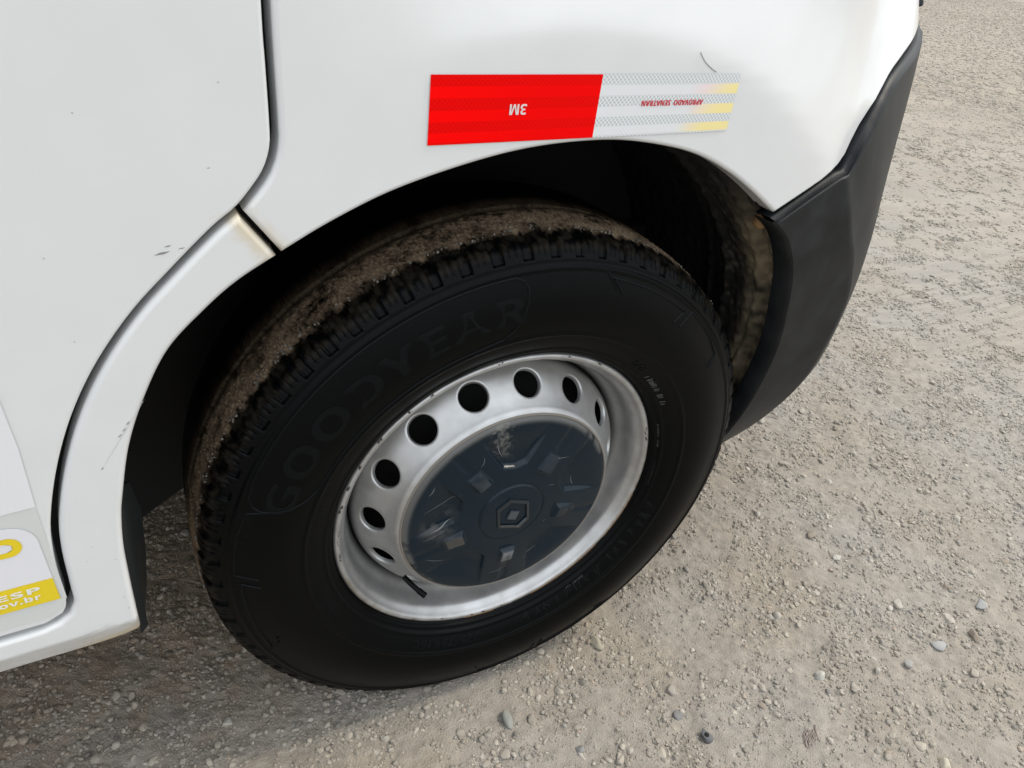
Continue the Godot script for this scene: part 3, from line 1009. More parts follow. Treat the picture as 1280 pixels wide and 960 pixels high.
func tyre(w: Node3D) -> void:
	var prof := spline(TYRE, 128)
	var half := prof.size()
	for i in range(1, 15):
		var p := prof[half - 1 - int(round((half - 1) * i / 14.0))]
		prof.append(v2(p.x, -0.176 - p.y))
	var np := prof.size()
	var na := 2400
	var P := PackedVector3Array()
	var C := PackedColorArray()
	P.resize(na * np)
	C.resize(na * np)
	var nrm := PackedVector2Array()
	for j in np:
		var t := (prof[mini(j + 1, np - 1)] - prof[maxi(j - 1, 0)]).normalized()
		nrm.append(Vector2(-t.y, t.x) if t.x * 0 + 1 > 0 else t)
	# profile runs outward in r then inward in z: the outside lies to its left (r grows, z positive)
	var pitch := TAU / 70.0
	for i in na:
		var a := TAU * i / na
		var ca := cos(a)
		var sa := sin(a)
		var u := fposmod(a + 0.01 * sin(a * 9.0), pitch) / pitch        # 0..1 within a lug
		var slot := ss(0.0, 0.022, u) * ss(0.352, 0.33, u)
		var edge := maxf(ss(0.040, 0.022, absf(u - 0.02)), ss(0.040, 0.022, absf(u - 0.345)))
		var sipe := maxf(ss(0.045, 0.02, absf(u - 0.58)), ss(0.045, 0.02, absf(u - 0.80)))
		for j in np:
			var p := prof[j]
			var n := nrm[j]
			var d := 0.0
			var c := Color(0.0041, 0.0041, 0.0041)
			if j < half:
				if p.x > 0.350 and p.y > -0.0145:
					c = c.lerp(Color(0.70, 0.43, 0.255), 0.10 * ss(0.352, 0.364, p.x) * clampf(0.4 + 1.5 * n_mid.get_noise_3d(p.x * ca, p.x * sa, p.y), 0, 1))
				if p.x > 0.340:
					var out_ := p.y > -0.0145
					var inner := ss(0.3475, 0.3495, p.x)
					if out_ or p.y > -0.022:
						d -= (0.0030 * slot + 0.0022 * edge) * inner
						d -= 0.0015 * sipe * ss(0.352, 0.354, p.x)
					# step line at the foot of the lugs
					d += 0.0009 * ss(0.3455, 0.3465, p.x) * ss(0.3480, 0.3470, p.x)
					if not out_:
						var q := n_mid.get_noise_3d(p.x * ca * 1.6, p.x * sa * 1.6, p.y * 1.6)
						var q2 := n_fine.get_noise_3d(p.x * ca * 1.1, p.x * sa * 1.1, p.y * 1.1)
						# tread grooves
						for g in [-0.074, -0.104]:
							d -= 0.006 * ss(0.0042, 0.003, absf(p.y - g))
						var mud := ss(-0.014, -0.028, p.y + 0.010 * q + 0.006 * q2) * (0.3 + 0.7 * ss(-0.068, -0.052, p.y + 0.012 * q)) * ss(-0.12, -0.07, p.y)
						mud *= clampf(0.80 + 0.55 * q + 0.45 * q2 + 0.9 * n_mid.get_noise_3d(p.x * ca * 0.4, p.x * sa * 0.4, p.y * 0.5), 0, 1)
						d += mud * (0.0006 + 0.0020 * maxf(q2, -0.3)) * ss(-0.018, -0.026, p.y)
						c = c.lerp(Color(1.0, 0.535, 0.295) * (0.86 + 0.6 * q2), mud)
				else:
					# fine radial serration in bands on the outer sidewall, bead rings lower down
					for ring in [0.2285, 0.2355, 0.262, 0.3385]:
						d += 0.0018 * ss(0.0026, 0.0008, absf(p.x - ring))
					if p.x > 0.299 and p.x < 0.337:
						var dg := fposmod(rad_to_deg(a), 360.0)
						if (dg > 77 and dg < 95) or (dg > 163 and dg < 181) or (dg > 343 or dg < 1) or (dg > 255 and dg < 272):
							d += 0.00035 * (1 if (i / 2) % 2 == 0 else 0) * ss(0.315, 0.33, p.x)
			var r := p.x + n.x * d
			var z := p.y + n.y * d
			var pos := Vector3(r * ca, r * sa, z)
			# flattened where it stands on the ground
			if pos.y < -0.3565:
				pos.z += 0.15 * (-0.3565 - pos.y) * (1.0 if z > -0.088 else -1.0)
				pos.y = -0.3565
			P[i * np + j] = pos
			C[i * np + j] = Color(c.r, c.g, c.b)
	put(w, "tyre", done(grid(P, na, np, true, false, C)), M.tyre)
	# grit caught along the tread's shoulder
	var mm := MultiMesh.new()
	mm.transform_format = MultiMesh.TRANSFORM_3D
	mm.use_colors = true
	mm.mesh = rock_mesh(55, 1, 8)
	var T := []
	for i in 700:
		var a := rng.randf() * TAU
		if rng.randf() < 0.5: a = rng.randf_range(deg_to_rad(60), deg_to_rad(200))
		if sin(a) < -0.75: continue
		var z := -0.016 - absf(rng.randfn()) * 0.009
		if n_mid.get_noise_2d(cos(a) * 0.4, sin(a) * 0.4) < -0.05: continue
		var s := rng.randf_range(0.0006, 0.0017)
		var r := 0.3672 + s * 0.4
		T.append(Transform3D(Basis(Vector3(rng.randfn(), rng.randfn(), rng.randfn()).normalized(), rng.randf() * TAU).scaled(Vector3.ONE * s), Vector3(r * cos(a), r * sin(a), z)))
	mm.instance_count = T.size()
	for i in T.size():
		mm.set_instance_transform(i, T[i])
		var k := rng.randf_range(0.10, 0.30)
		mm.set_instance_color(i, Color(k, k * 0.93, k * 0.82))
	var o := MultiMeshInstance3D.new()
	o.name = "grit"
	o.multimesh = mm
	o.material_override = M.rock
	o.set_meta("kind", "stuff")
	w.add_child(o, true)

func side_text(st: SurfaceTool, s: String, height: float, r_mid: float, a_mid: float, width: float, raise: float, bold := true) -> SurfaceTool:
	var q := letters(s, height, raise, "Droid Sans", bold, width)
	if st == null:
		st = SurfaceTool.new()
		st.begin(Mesh.PRIMITIVE_TRIANGLES)
		st.set_smooth_group(-1)
	for p in q[0]:
		st.add_vertex(side_point(r_mid + p.y, a_mid - p.x / r_mid, p.z))
	return st

func ridge(st: SurfaceTool, pts: Array, hgt: float, wid: float, closed := false) -> SurfaceTool:
	# pts: (degrees, r) polyline on the sidewall
	var dense := PackedVector2Array()
	for i in pts.size() - (0 if closed else 1):
		var a: Vector2 = pts[i]
		var b: Vector2 = pts[(i + 1) % pts.size()]
		for s in 12: dense.append(a.lerp(b, s / 12.0))
	if not closed: dense.append(pts[pts.size() - 1])
	var P := PackedVector3Array()
	var L := dense.size()
	for i in L:
		var pa := dense[(i + L - 1) % L] if closed else dense[maxi(i - 1, 0)]
		var pb := dense[(i + 1) % L] if closed else dense[mini(i + 1, L - 1)]
		var r := dense[i].y
		var t := Vector2(deg_to_rad(pb.x - pa.x) * r, pb.y - pa.y).normalized()
		var n := Vector2(-t.y, t.x) * wid / 2
		for k in 3:
			var o: Vector2 = n * (k - 1.0)
			P.append(side_point(r + o.y, deg_to_rad(dense[i].x) + o.x / r, hgt if k == 1 else -0.0002))
	return grid(P, L, 3, closed, false, PackedColorArray(), PackedVector2Array(), st)

func tyre_lettering(w: Node3D) -> void:
	var st := side_text(null, "GOODYEAR", 0.030, 0.302, deg_to_rad(128), 1.62, 0.0004)
	put(w, "raised_maker_name", done(st), M.rubber)
	# large worn characters no longer legible, lower right
	var worn: SurfaceTool = null
	var wa := 346.0
	while wa > 284.0:
		var r0 := 0.2385
		var r1 := 0.2385 + rng.randf_range(0.012, 0.020)
		var wd := rng.randf_range(1.6, 3.4)
		for k in 3:
			var a1 := wa - wd * rng.randf()
			var a2 := wa - wd * rng.randf()
			worn = ridge(worn, [Vector2(a1, rng.randf_range(r0, r0 + 0.005)), Vector2(a2, rng.randf_range(r1 - 0.007, r1))], rng.randf_range(0.0006, 0.0012), 0.0030)
		wa -= wd + rng.randf_range(0.8, 2.6)
	put(w, "worn_characters", done(worn), M.rubber).set_meta("kind", "stuff")
	st = side_text(null, "225/75R16C", 0.011, 0.2475, deg_to_rad(253), 1.3, 0.0006)
	put(w, "raised_size_lettering", done(st), M.rubber)
	put(w, "raised_code", done(side_text(null, "DOT", 0.009, 0.2440, deg_to_rad(51), 1.1, 0.0008)), M.rubber)
	# small moulded print too fine to read
	st = null
	for row in [[0.2415, 200.0, 148.0], [0.2455, 204.0, 150.0], [0.2495, 206.0, 152.0], [0.2535, 200.0, 156.0]]:
		var a: float = row[1]
		while a > row[2]:
			var len := rng.randf_range(0.25, 0.6)
			if rng.randf() > 0.16:
				var r: float = row[0]
				var hh := rng.randf_range(0.0006, 0.0011) if row[1] > 100 else 0.003
				st = ridge(st, [Vector2(a, r - hh), Vector2(a - len * 0.3, r + hh)], 0.0006, 0.0009)
			a -= len + 0.25
	var pale: SurfaceTool = null
	for row in [[0.2425, 45.0, 29.0, 0.0034], [0.2330, 20.0, 9.0, 0.0020], [0.2335, 2.0, -8.0, 0.0014], [0.2400, -52.0, -60.0, 0.0016]]:
		var a: float = row[1]
		while a > row[2]:
			if rng.randf() > 0.22:
				var r: float = row[0]
				pale = ridge(pale, [Vector2(a, r - row[3]), Vector2(a - 0.22, r + row[3] * rng.randf_range(0.3, 1.0))], 0.0006, 0.0007)
			a -= rng.randf_range(0.45, 0.9)
	put(w, "pale_code_print", done(pale), M.pale_print).set_meta("kind", "stuff")
	var fp := put(w, "fine_print", done(st), M.rubber)
	fp.set_meta("kind", "stuff")
	# outlines moulded on the sidewall
	st = null
	var cap := []
	for k in range(0, 15): cap.append(Vector2(96 + 61.0 * k / 14.0, 0.3345))
	for q in [[159.5, 0.3325], [161.2, 0.327], [162.0, 0.318], [161.6, 0.302], [160.5, 0.288], [158.5, 0.276], [155.5, 0.268]]: cap.append(Vector2(q[0], q[1]))
	for k in range(1, 12): cap.append(Vector2(155 - 54.0 * k / 12.0, 0.2655))
	for q in [[99.5, 0.268], [96.5, 0.278], [95.0, 0.290], [93.8, 0.306], [93.6, 0.320], [94.4, 0.330]]: cap.append(Vector2(q[0], q[1]))
	put(w, "moulded_outline", done(ridge(null, cap, 0.0018, 0.0028, true)), M.rubber)
	for base in [0.0, 128.0, 232.0]:
		var B: float = base
		put(w, "moulded_outline", done(ridge(null, [Vector2(77 - B, 0.3385), Vector2(73.5 - B, 0.319)], 0.0019, 0.0030)), M.rubber)
		put(w, "moulded_outline", done(ridge(null, [Vector2(72 - B, 0.317), Vector2(75 - B, 0.331), Vector2(70 - B, 0.3305), Vector2(64 - B, 0.3302), Vector2(58 - B, 0.330), Vector2(53 - B, 0.3295), Vector2(54.5 - B, 0.311)], 0.0021, 0.0032)), M.rubber)
		put(w, "moulded_outline", done(ridge(null, [Vector2(52 - B, 0.312), Vector2(50.5 - B, 0.335), Vector2(45 - B, 0.335), Vector2(40 - B, 0.334), Vector2(35 - B, 0.330), Vector2(34 - B, 0.312)], 0.0019, 0.0030)), M.rubber)


func rim(w: Node3D) -> void:
	# flange, bead seat and well
	var prof := PackedVector2Array([v2(0.2195, -0.016), v2(0.2225, -0.012), v2(0.2228, -0.006), v2(0.2222, -0.002), v2(0.2205, 0.0004), v2(0.2180, 0.0008), v2(0.2155, -0.0004), v2(0.2138, -0.0030), v2(0.2122, -0.0065), v2(0.2090, -0.0105), v2(0.2062, -0.0150), v2(0.2045, -0.022), v2(0.2030, -0.032), v2(0.2005, -0.039), v2(0.1965, -0.045), v2(0.1930, -0.052), v2(0.1905, -0.060), v2(0.1895, -0.075), v2(0.1890, -0.15)])
	var dense := spline(Array(prof), 60)
	var RP := PackedVector3Array()
	var RC := PackedColorArray()
	for i in 360:
		var a := TAU * i / 360
		for p in dense:
			RP.append(Vector3(p.x * cos(a), p.x * sin(a), p.y))
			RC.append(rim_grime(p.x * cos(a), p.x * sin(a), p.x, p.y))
	put(w, "rim", done(grid(RP, 360, dense.size(), true, false, RC)), M.rim)
	# the disc: sloping ring with fifteen round holes
	var sp := spline([v2(0.1900, -0.064), v2(0.1890, -0.056), v2(0.1868, -0.046), v2(0.1815, -0.0345), v2(0.1740, -0.0245), v2(0.1660, -0.0155), v2(0.1585, -0.0070), v2(0.1530, 0.0005), v2(0.1495, 0.0058), v2(0.1455, 0.0092), v2(0.140, 0.0102)], 200)
	var total := 0.0
	var cum := PackedFloat32Array([0.0])
	for i in range(1, sp.size()):
		total += sp[i].distance_to(sp[i - 1])
		cum.append(total)
	var hole_s := 0.0
	for i in sp.size():
		if sp[i].x > 0.1702: hole_s = cum[i]
	var N := 15
	var K := 48
	var hr := 0.0178
	var half_w := PI / N
	var s0 := hole_s - 0.0255
	var s1 := hole_s + 0.0240
	var rm := 0.1702
	var at := func(s: float, ang: float) -> Vector3:
		var f := clampf(s / total, 0, 1) * (sp.size() - 1)
		var k := mini(int(f), sp.size() - 2)
		var p := sp[k].lerp(sp[k + 1], f - k)
		return Vector3(p.x * cos(ang), p.x * sin(ang), p.y)
	var nrm_at := func(s: float, ang: float) -> Vector3:
		var f := clampf(s / total, 0, 1) * (sp.size() - 1)
		var k := clampi(int(f), 1, sp.size() - 3)
		var t := (sp[k + 2] - sp[k - 1]).normalized()
		# outside: away from the axis and towards +z
		var n2 := Vector2(t.y, -t.x)
		if n2.y < 0: n2 = -n2
		return Vector3(n2.x * cos(ang), n2.x * sin(ang), n2.y)
	var st := SurfaceTool.new()
	st.begin(Mesh.PRIMITIVE_TRIANGLES)
	st.set_smooth_group(0)
	for h in N:
		var a0 := deg_to_rad(35.0 + 24.0 * h)
		var P := PackedVector3Array()
		for k in K:
			# a quarter of the samples between each pair of the sector's corners
			var bw := half_w * rm
			var cn := [atan2(hole_s - s0, bw) * -1.0, atan2(s1 - hole_s, bw), PI - atan2(s1 - hole_s, bw), PI + atan2(hole_s - s0, bw), TAU - atan2(hole_s - s0, bw)]
			var qk := k * 4 / K
			var th: float = lerpf(cn[qk], cn[qk + 1], (k % (K / 4)) / (K / 4.0))
			var dx := cos(th)
			var dy := sin(th)
			# boundary of the sector rectangle in this direction
			var ext_y := (s1 - hole_s) if dy > 0 else (hole_s - s0)
			var sc := minf(bw / maxf(absf(dx), 1e-6), ext_y / maxf(absf(dy), 1e-6))
			# inner rolled lip of the hole
			for m in [[0.0, 0.006], [0.0, 0.0022], [0.0004, 0.0008], [0.0014, 0.0001], [0.003, 0.0]]:
				var rr: float = hr + m[0]
				var ang := a0 + dx * rr / rm
				var s := hole_s + dy * rr
				P.append(at.call(s, ang) - nrm_at.call(s, ang) * m[1])
			for f in 4:
				var rr := lerpf(hr + 0.003, sc, (f + 1) / 4.0)
				P.append(at.call(hole_s + dy * rr, a0 + dx * rr / rm))
		var DC := PackedColorArray()
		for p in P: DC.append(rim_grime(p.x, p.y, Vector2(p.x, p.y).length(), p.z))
		grid(P, K, 9, true, false, DC, PackedVector2Array(), st, nrm_at.call(hole_s, a0))
	# rings outside and inside the hole band
	for band in [[0.0, s0, 10], [s1, total, 12]]:
		var P := PackedVector3Array()
		for i in 240:
			for j in band[2] + 1:
				P.append(at.call(lerpf(band[0], band[1], float(j) / band[2]), TAU * i / 240))
		var DC := PackedColorArray()
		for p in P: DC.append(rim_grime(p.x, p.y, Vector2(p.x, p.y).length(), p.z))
		grid(P, 240, band[2] + 1, true, true, DC, PackedVector2Array(), st, nrm_at.call((band[0] + band[1]) / 2, 0.0))
	put(w, "wheel_disc", done(st), M.rim)
	# brake drum behind, dark
	put(w, "brake_disc", done(lathe(PackedVector2Array([v2(0.0, -0.075), v2(0.135, -0.075), v2(0.15, -0.085), v2(0.187, -0.10), v2(0.187, -0.19)]), 60)), M.black)
	# scuffs where the silver has gone from the flange
	var sc := SurfaceTool.new()
	sc.begin(Mesh.PRIMITIVE_TRIANGLES)
	sc.set_smooth_group(-1)
	for q in [[176, 0.2165, 0.004], [180, 0.2175, 0.0035], [183, 0.2150, 0.003], [186, 0.2160, 0.005], [188, 0.2175, 0.004], [14, 0.2170, 0.005], [17, 0.2160, 0.004], [19, 0.2180, 0.005], [10, 0.2150, 0.002], [98, 0.2205, 0.006], [74, 0.2205, 0.005], [62, 0.2205, 0.004], [238, 0.2195, 0.006], [250, 0.2170, 0.004], [262, 0.2180, 0.004], [268, 0.2165, 0.006], [276, 0.2172, 0.003], [120, 0.2207, 0.005], [128, 0.2207, 0.004], [140, 0.2207, 0.005], [150, 0.2207, 0.006], [158, 0.2206, 0.007], [166, 0.2204, 0.006]]:
		for b in 3:
			var a := deg_to_rad(q[0] + rng.randf_range(-1.0, 1.0))
			var r0: float = q[1] + rng.randf_range(-0.0008, 0.0008)
			var wv: float = rng.randf_range(0.15, 0.5) * q[2]
			var pts := []
			for k in 6:
				var th := TAU * k / 6
				var rr: float = wv * rng.randf_range(0.5, 1.1)
				pts.append(Vector2(a + rr * cos(th) * 1.3 / r0, clampf(r0 + rr * sin(th) * 0.6, 0.2150, 0.2216)))
			for k in range(1, 5):
				for p in [pts[0], pts[k + 1], pts[k]]:
					sc.add_vertex(Vector3(p.x * 0 + p.y * cos(p.x), p.y * sin(p.x), flange_z(p.y) + 0.0003))
	put(w, "flange_scuffs", done(sc), mat(Color(0.05, 0.045, 0.04), 0.8)).set_meta("kind", "stuff")
	# rusty line in the crevice of the flange, lower right
	for q in [[-72.0, -40.0, 0.2205], [-36.0, -14.0, 0.2207], [-100.0, -88.0, 0.2203]]:
		var path := PackedVector3Array()
		for k in 30:
			var a := deg_to_rad(lerpf(q[0], q[1], k / 29.0))
			var r: float = q[2] + 0.0004 * sin(k * 1.7)
			path.append(Vector3(r * cos(a), r * sin(a), flange_z(r) + 0.0001))
		put(w, "rust_line", done(tube(path, 0.0006, 5)), M.rust)
	# tyre valve
	var vp := PackedVector3Array()
	for p in [Vector3(-0.123, -0.126, -0.028), Vector3(-0.1165, -0.1315, -0.017), Vector3(-0.1095, -0.1375, -0.009), Vector3(-0.103, -0.1430, -0.003)]: vp.append(p)
	var path := PackedVector3Array()
	for k in 25:
		var t := k / 24.0 * 3.0
		var i := mini(int(t), 2)
		path.append(vp[i].cubic_interpolate(vp[i + 1], vp[maxi(i - 1, 0)], vp[mini(i + 2, 3)], t - i))
	var vst := tube(path, 0.0036, 14)
	vst = tube(PackedVector3Array([path[17], path[18], path[24] + (path[24] - path[23])]), 0.0043, 14, vst)
	vst = tube(PackedVector3Array([path[24] + (path[24] - path[23]), path[24] + (path[24] - path[23]) * 1.05]), 0.0001, 14, vst)
	put(w, "valve_stem", done(vst), M.rubber)
	var tip := CylinderMesh.new()
	tip.top_radius = 0.0043
	tip.bottom_radius = 0.0043
	tip.height = 0.002
	var tp := put(w, "valve_cap", tip, M.rubber)
	var dir := (path[24] - path[20]).normalized()
	tp.transform = Transform3D(Basis(Quaternion(Vector3.UP, dir)), path[24] + dir * 0.002)

func rim_grime(x: float, y: float, r: float, z: float) -> Color:
	# brake dust and road film: dark in the trough behind the disc's edge, brown along the lip's lower side
	var n := n_mid.get_noise_3d(x, y, z)
	var n2 := n_big.get_noise_3d(x * 1.5, y * 1.5, z * 1.5)
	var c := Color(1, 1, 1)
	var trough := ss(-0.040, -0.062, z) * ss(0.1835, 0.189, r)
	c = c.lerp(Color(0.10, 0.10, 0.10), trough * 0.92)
	var lip := ss(0.2135, 0.2205, r) * ss(0.25, -0.15, y * 4.0 - x + n2 * 0.2)
	c = c.lerp(Color(0.62, 0.52, 0.40), clampf(lip * (0.45 + n), 0, 0.8))
	c = c.lerp(Color(0.55, 0.53, 0.50), clampf(0.06 + 0.22 * n + 0.22 * n2, 0, 0.25))
	return Color(c.r, c.g, c.b)

func flange_z(r: float) -> float:
	if r > 0.2205: return lerpf(0.0004, -0.002, (r - 0.2205) / 0.0017)
	if r > 0.2180: return lerpf(0.0008, 0.0004, (r - 0.2180) / 0.0025)
	return lerpf(-0.0004, 0.0008, clampf((r - 0.2155) / 0.0025, 0, 1))

func in_poly(p: Vector2, poly: PackedVector2Array) -> float:
	# signed distance, negative inside
	var d := 1e9
	for i in poly.size():
		d = minf(d, Geometry2D.get_closest_point_to_segment(p, poly[i], poly[(i + 1) % poly.size()]).distance_to(p))
	return -d if Geometry2D.is_point_in_polygon(p, poly) else d

func cap_height(x: float, y: float) -> float:
	var r := Vector2(x, y).length()
	var h := 0.0135 + 0.0085 * (1 - pow(r / 0.1432, 2))
	h -= 0.0035 * pow(ss(0.1375, 0.1432, r), 2)
	for k in 5:
		var ph := deg_to_rad(92.0 + 72.0 * k)
		var u := x * cos(ph) + y * sin(ph)
		var s := -x * sin(ph) + y * cos(ph)
		# a deep-nosed pocket that runs out towards the rim
		if u > 0.055:
			var side_w := 0.0150 + (u - 0.075) * 0.66
			var dd := maxf(0.0735 - u + absf(s) * 0.22, absf(s) - side_w)
			h -= 0.0062 * ss(0.0016, -0.0030, dd) * ss(0.134, 0.088, u)
		# a raised lug between the pockets, its top tilted outwards
		var pb := deg_to_rad(56.0 + 72.0 * k)
		var ub := x * cos(pb) + y * sin(pb)
		var sb := -x * sin(pb) + y * cos(pb)
		if ub > 0.05 and absf(sb) < 0.03:
			var db := maxf(absf(ub - 0.081) - 0.0115, absf(sb) - 0.0088)
			h += (0.0050 - (ub - 0.081) * 0.16) * ss(0.0042, -0.0020, db)
		h -= 0.0016 * ss(0.007, 0.002, absf(sb)) * ss(0.096, 0.108, ub) * ss(0.141, 0.132, ub)
	h -= 0.0018 * ss(0.0018, 0.0006, absf(r - 0.0450))
	h += 0.0012 * ss(0.0450, 0.0430, r)
	return h

func hub_cap(w: Node3D) -> void:
	var nr := 110
	var na := 540
	var P := PackedVector3Array()
	var C := PackedColorArray()
	for i in na:
		var a := TAU * i / na
		for j in nr + 1:
			var r := maxf(0.1432 * j / nr, 0.0001)
			var x := r * cos(a)
			var y := r * sin(a)
			var c := Color(0.0041, 0.0119, 0.0197)
			var sm := n_mid.get_noise_2d(x * 0.5, y * 0.5)
			# lug tops worn grey, the lower ones most
			for k in 5:
				var pb := deg_to_rad(56.0 + 72.0 * k)
				var ub := x * cos(pb) + y * sin(pb)
				var sb := -x * sin(pb) + y * cos(pb)
				if ub > 0.06 and absf(sb) < 0.02:
					var db := maxf(absf(ub - 0.081) - 0.0115, absf(sb) - 0.0088)
					var worn: float = ss(0.0004, -0.0022, db) * [0.08, 0.14, 0.40, 0.75, 0.03][k] * clampf(0.8 + 0.8 * sm, 0, 1)
					c = c.lerp(Color(0.15, 0.13, 0.11) if k == 2 else Color(0.24, 0.25, 0.255), worn)
			# rubbed dusty smears: the upper rim of the cap, a run-down at the top, the left lobe
			var dusty := 0.6 * ss(0.133, 0.142, r) * ss(-0.15, 0.3, y / 0.143 - x / 0.3 + 0.5 * sm)
			dusty += 0.34 * ss(0.040, 0.0, Vector2((x + 0.098) * 1.2, y - 0.004).length()) * clampf(0.5 + 1.6 * sm, 0, 1)
			dusty += 0.6 * ss(0.013, 0.001, absf(x + 0.021 + 0.25 * (y - 0.11) + 0.012 * n_fine.get_noise_2d(x * 0.4, y * 0.4))) * ss(0.080, 0.122, y + 0.02 * sm) * clampf(0.7 + 0.9 * n_fine.get_noise_2d(x * 0.5, y * 0.5), 0, 1)
			c = c.lerp(Color(0.19, 0.185, 0.17), clampf(dusty, 0, 0.8))
			P.append(Vector3(x, y, cap_height(x, y)))
			C.append(c)
	put(w, "hub_cap", done(grid(P, na, nr + 1, true, false, C)), M.cap)
	# fine scratches in the plastic
	var ss_ := SurfaceTool.new()
	ss_.begin(Mesh.PRIMITIVE_TRIANGLES)
	ss_.set_smooth_group(0)
	var lines := [[-0.113, 0.055, -0.106, 0.068, 0.0005], [-0.118, 0.028, -0.070, 0.050, 0.0003], [-0.122, -0.010, -0.078, 0.010, 0.0004], [-0.118, -0.018, -0.090, -0.004, 0.0003], [-0.030, 0.118, -0.018, 0.088, 0.0004], [-0.112, -0.052, -0.086, -0.060, 0.0003], [0.030, -0.100, 0.052, -0.086, 0.0003], [-0.05, 0.085, -0.046, 0.10, 0.0003], [0.055, 0.075, 0.075, 0.070, 0.0003], [-0.020, -0.112, 0.010, -0.108, 0.0003], [0.088, 0.030, 0.094, 0.012, 0.0003]]
	for i in 2:
		var a := rng.randf() * TAU
		var r := rng.randf_range(0.06, 0.128)
		var b := a + rng.randf_range(-0.16, 0.16)
		var r2 := clampf(r + rng.randf_range(-0.02, 0.02), 0.048, 0.13)
		lines.append([r * cos(a), r * sin(a), r2 * cos(b), r2 * sin(b), 0.00018])
	for q in lines:
		var pa := v2(q[0], q[1])
		var pb := v2(q[2], q[3])
		var nn := (pb - pa).orthogonal().normalized()
		var S2 := PackedVector3Array()
		for k in 13:
			var t := k / 12.0
			var m := pa.lerp(pb, t) + nn * 0.002 * sin(t * PI)
			var wd: float = q[4] * sin(t * PI) + 0.00004
			for sgn in [-1.0, 1.0]:
				var e: Vector2 = m + nn * wd * sgn
				S2.append(Vector3(e.x, e.y, cap_height(e.x, e.y) + 0.00025))
		grid(S2, 13, 2, false, false, PackedColorArray(), PackedVector2Array(), ss_, Vector3(0, 0, 1))
	put(w, "cap_scratches", done(ss_), mat(Color(0.16, 0.165, 0.165), 0.6)).set_meta("kind", "stuff")
	# dusty clip ring between cap and disc
	put(w, "cap_seat", done(lathe(PackedVector2Array([v2(0.1432, 0.0103), v2(0.1440, 0.0112), v2(0.1448, 0.0112), v2(0.1462, 0.0085)]), 200)), mat(Color(0.19, 0.17, 0.145), 0.7))
	# maker's emblem: a six-sided band folded round a square opening, standing on the boss
	var outer := [v2(-0.0275, 0.0150), v2(-0.0225, -0.0225), v2(0.0150, -0.0345), v2(0.0300, -0.0190), v2(0.0250, 0.0180), v2(-0.0070, 0.0300)]
	var es := SurfaceTool.new()
	es.begin(Mesh.PRIMITIVE_TRIANGLES)
	es.set_smooth_group(-1)
	var ctr := v2(0.001, -0.002)
	var rings := [[1.0, 0.0232], [0.985, 0.0252], [0.84, 0.0262], [0.80, 0.0240]]
	var Q := PackedVector3Array()
	for i in 6:
		for rg in rings:
			var p: Vector2 = ctr + ((outer[i] as Vector2) - ctr) * rg[0] * 0.86
			Q.append(Vector3(p.x, p.y, rg[1]))
	grid(Q, 6, 4, true, false, PackedColorArray(), PackedVector2Array(), es)
	put(w, "emblem", done(es), mat(Color(0.014, 0.019, 0.023), 0.22))
	var sq := BoxMesh.new()
	sq.size = Vector3(0.013, 0.013, 0.004)
	var so := put(w, "emblem_centre", sq, mat(Color(0.05, 0.06, 0.07), 0.35))
	so.position = Vector3(0.001, -0.003, 0.0235)
	so.rotation.z = deg_to_rad(-20)

# ---------------------------------------------------------------- tape and stickers
func tape_texture(red: bool) -> ImageTexture:
	var W := 900
	var H := 300
	var im := Image.create(W, H, false, Image.FORMAT_RGB8)
	for y in H:
		var fy := float(y) / H
		# smooth bands alternate with prismatic ones
		var band := 0.0
		for q in [[0.16, 0.33], [0.50, 0.67], [0.82, 0.97]]:
			band = maxf(band, ss(q[0] - 0.012, q[0] + 0.012, fy) * ss(q[1] + 0.012, q[1] - 0.012, fy))
		for x in W:
			var u := fposmod((x + y) / 24.0, 1.0)
			var w_ := fposmod((x - y) / 24.0 + 100.0, 1.0)
			var line := maxf(ss(0.16, 0.06, minf(u, 1 - u)), ss(0.16, 0.06, minf(w_, 1 - w_)))
			var c: Color
			if red:
				c = Color(0.86, 0.0, 0.0).lerp(Color(0.97, 0.0, 0.0), band * (0.65 + 0.35 * ss(0.7, 0.1, float(x) / W)))
				c = c.lerp(Color(0.96, 0.02, 0.02), line * (1 - band) * 0.6)
			else:
				c = Color(0.71, 0.73, 0.74).lerp(Color(0.84, 0.85, 0.86), band)
				c = c.lerp(Color(0.89, 0.9, 0.905), line * (1 - 0.7 * band))
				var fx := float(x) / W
				var sheen_tint := band * ss(0.62, 0.90, fx - 0.25 * (0.6 - fy))  # view-dependent pink and yellow iridescence, painted in as fixed colour
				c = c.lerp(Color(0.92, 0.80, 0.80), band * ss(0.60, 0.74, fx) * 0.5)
				c = c.lerp(Color(0.93, 0.87, 0.55), sheen_tint * 0.8)
			im.set_pixel(x, y, c)
	im.generate_mipmaps()
	return ImageTexture.create_from_image(im)

func print_on_side(s: String, centre: Vector2, height: float, angle: float, zoff: float, width := 1.0, bold := true) -> ArrayMesh:
	var q := letters(s, height, 0.0002, "Droid Sans", bold, width)
	var st := SurfaceTool.new()
	st.begin(Mesh.PRIMITIVE_TRIANGLES)
	st.set_smooth_group(-1)
	for p in q[0]:
		var r := Vector2(p.x, p.y).rotated(angle) + centre
		st.add_vertex(Vector3(r.x, r.y, S(r.x, r.y) + zoff + p.z))
	return done(st)

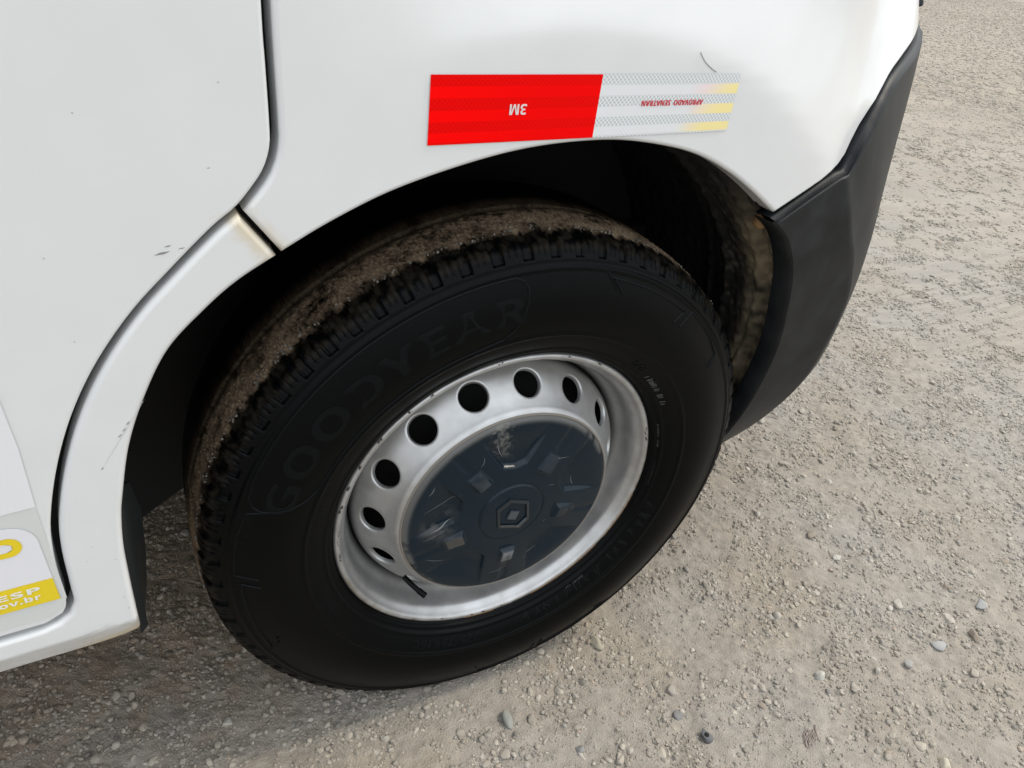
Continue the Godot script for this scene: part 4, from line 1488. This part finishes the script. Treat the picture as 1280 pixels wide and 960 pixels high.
func stickers(v: Node3D) -> void:
	var root := Node3D.new()
	root.name = "reflective_tape"
	v.add_child(root, true)
	var y0 := 0.8475
	var y1 := 0.8985
	var zt := 0.0008
	# slanted joint between red and white
	var red := sticker(v2(-0.1665, y0), v2(0.152, 0), v2(0, y1 - y0), zt)
	var rm := mat(Color.WHITE, 0.3)
	rm.albedo_texture = tape_texture(true)
	rm.metallic_specular = 0.2
	put(root, "red_panel", done(red), rm)
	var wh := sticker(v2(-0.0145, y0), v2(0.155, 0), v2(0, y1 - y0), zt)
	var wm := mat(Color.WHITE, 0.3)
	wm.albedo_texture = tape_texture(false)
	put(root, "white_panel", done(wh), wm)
	put(root, "maker_mark", print_on_side("3M", v2(-0.091, 0.8725), 0.0080, PI, zt + 0.0003, 1.02), mat(Color(0.66, 0.60, 0.60), 0.4))
	put(root, "approval_print", print_on_side("APROVADO  SENATRAN", v2(0.066, 0.8748), 0.00135, PI, zt + 0.0003, 1.0, true), mat(Color(0.55, 0.02, 0.04), 0.4))
	# door stickers
	var film := Node3D.new()
	film.name = "door_sticker"
	v.get_node("door").add_child(film, true)
	put(film, "clear_film", done(decal_poly(PackedVector2Array([v2(-0.478, 0.70), v2(-0.477, 0.585), v2(-0.4765, 0.48), v2(-0.482, 0.467), v2(-0.494, 0.4615), v2(-1.0, 0.4615), v2(-1.0, 0.70)]), 0.0004)), mat(Color(0.57, 0.59, 0.575), 0.25))
	var film_edge := PackedVector2Array([v2(-0.4785, 0.72), v2(-0.4755, 0.642), v2(-0.477, 0.585), v2(-0.505, 0.5838), v2(-1.0, 0.5838), v2(-1.0, 0.9), v2(-0.487, 0.9)])
	put(film, "white_sheet", done(decal_poly(film_edge, 0.0008)), mat(Color(0.69, 0.70, 0.72), 0.28))
	var label := [v2(-1.0, 0.5705), v2(-0.503, 0.5705)]
	for k in 7:
		var a := PI / 2 * (1 - k / 6.0)
		label.append(v2(-0.503 + 0.0205 * cos(a), 0.550 + 0.0205 * sin(a)))
	label.append_array([v2(-0.4815, 0.506), v2(-1.0, 0.506)])
	put(film, "white_label", done(decal_poly(PackedVector2Array(label), 0.0010)), mat(Color(0.69, 0.69, 0.72), 0.28))
	put(film, "yellow_band", done(decal_poly(PackedVector2Array([v2(-1.0, 0.507), v2(-0.4815, 0.507), v2(-0.4808, 0.481), v2(-1.0, 0.482)]), 0.0012)), mat(Color(0.72, 0.55, 0.015), 0.3))
	# the end of a large rounded yellow letter
	var ring: SurfaceTool = null
	var outer := PackedVector2Array(); var inner := PackedVector2Array()
	for k in 13:
		var a := PI / 2 - PI * k / 12.0
		outer.append(v2(-0.503 + 0.0095 * cos(a), 0.5505 + 0.0098 * sin(a)))
		inner.append(v2(-0.5045 + 0.0050 * cos(a), 0.5505 + 0.0045 * sin(a)))
	var poly := PackedVector2Array([v2(-0.55, 0.5603)])
	poly.append_array(outer)
	poly.append(v2(-0.55, 0.5407))
	poly.append(v2(-0.55, 0.5460))
	inner.reverse()
	poly.append_array(inner)
	poly.append(v2(-0.55, 0.5550))
	put(film, "yellow_letter", done(decal_poly(poly, 0.0014)), mat(Color(0.72, 0.55, 0.015), 0.3))
	put(film, "band_print", print_on_side("ESP", v2(-0.5075, 0.4985), 0.0062, 0.0, 0.0015, 2.3), mat(Color(0.70, 0.70, 0.68), 0.4))
	put(film, "band_print", print_on_side("gov.br", v2(-0.5115, 0.4893), 0.0058, 0.0, 0.0015, 1.5), mat(Color(0.70, 0.70, 0.68), 0.4))
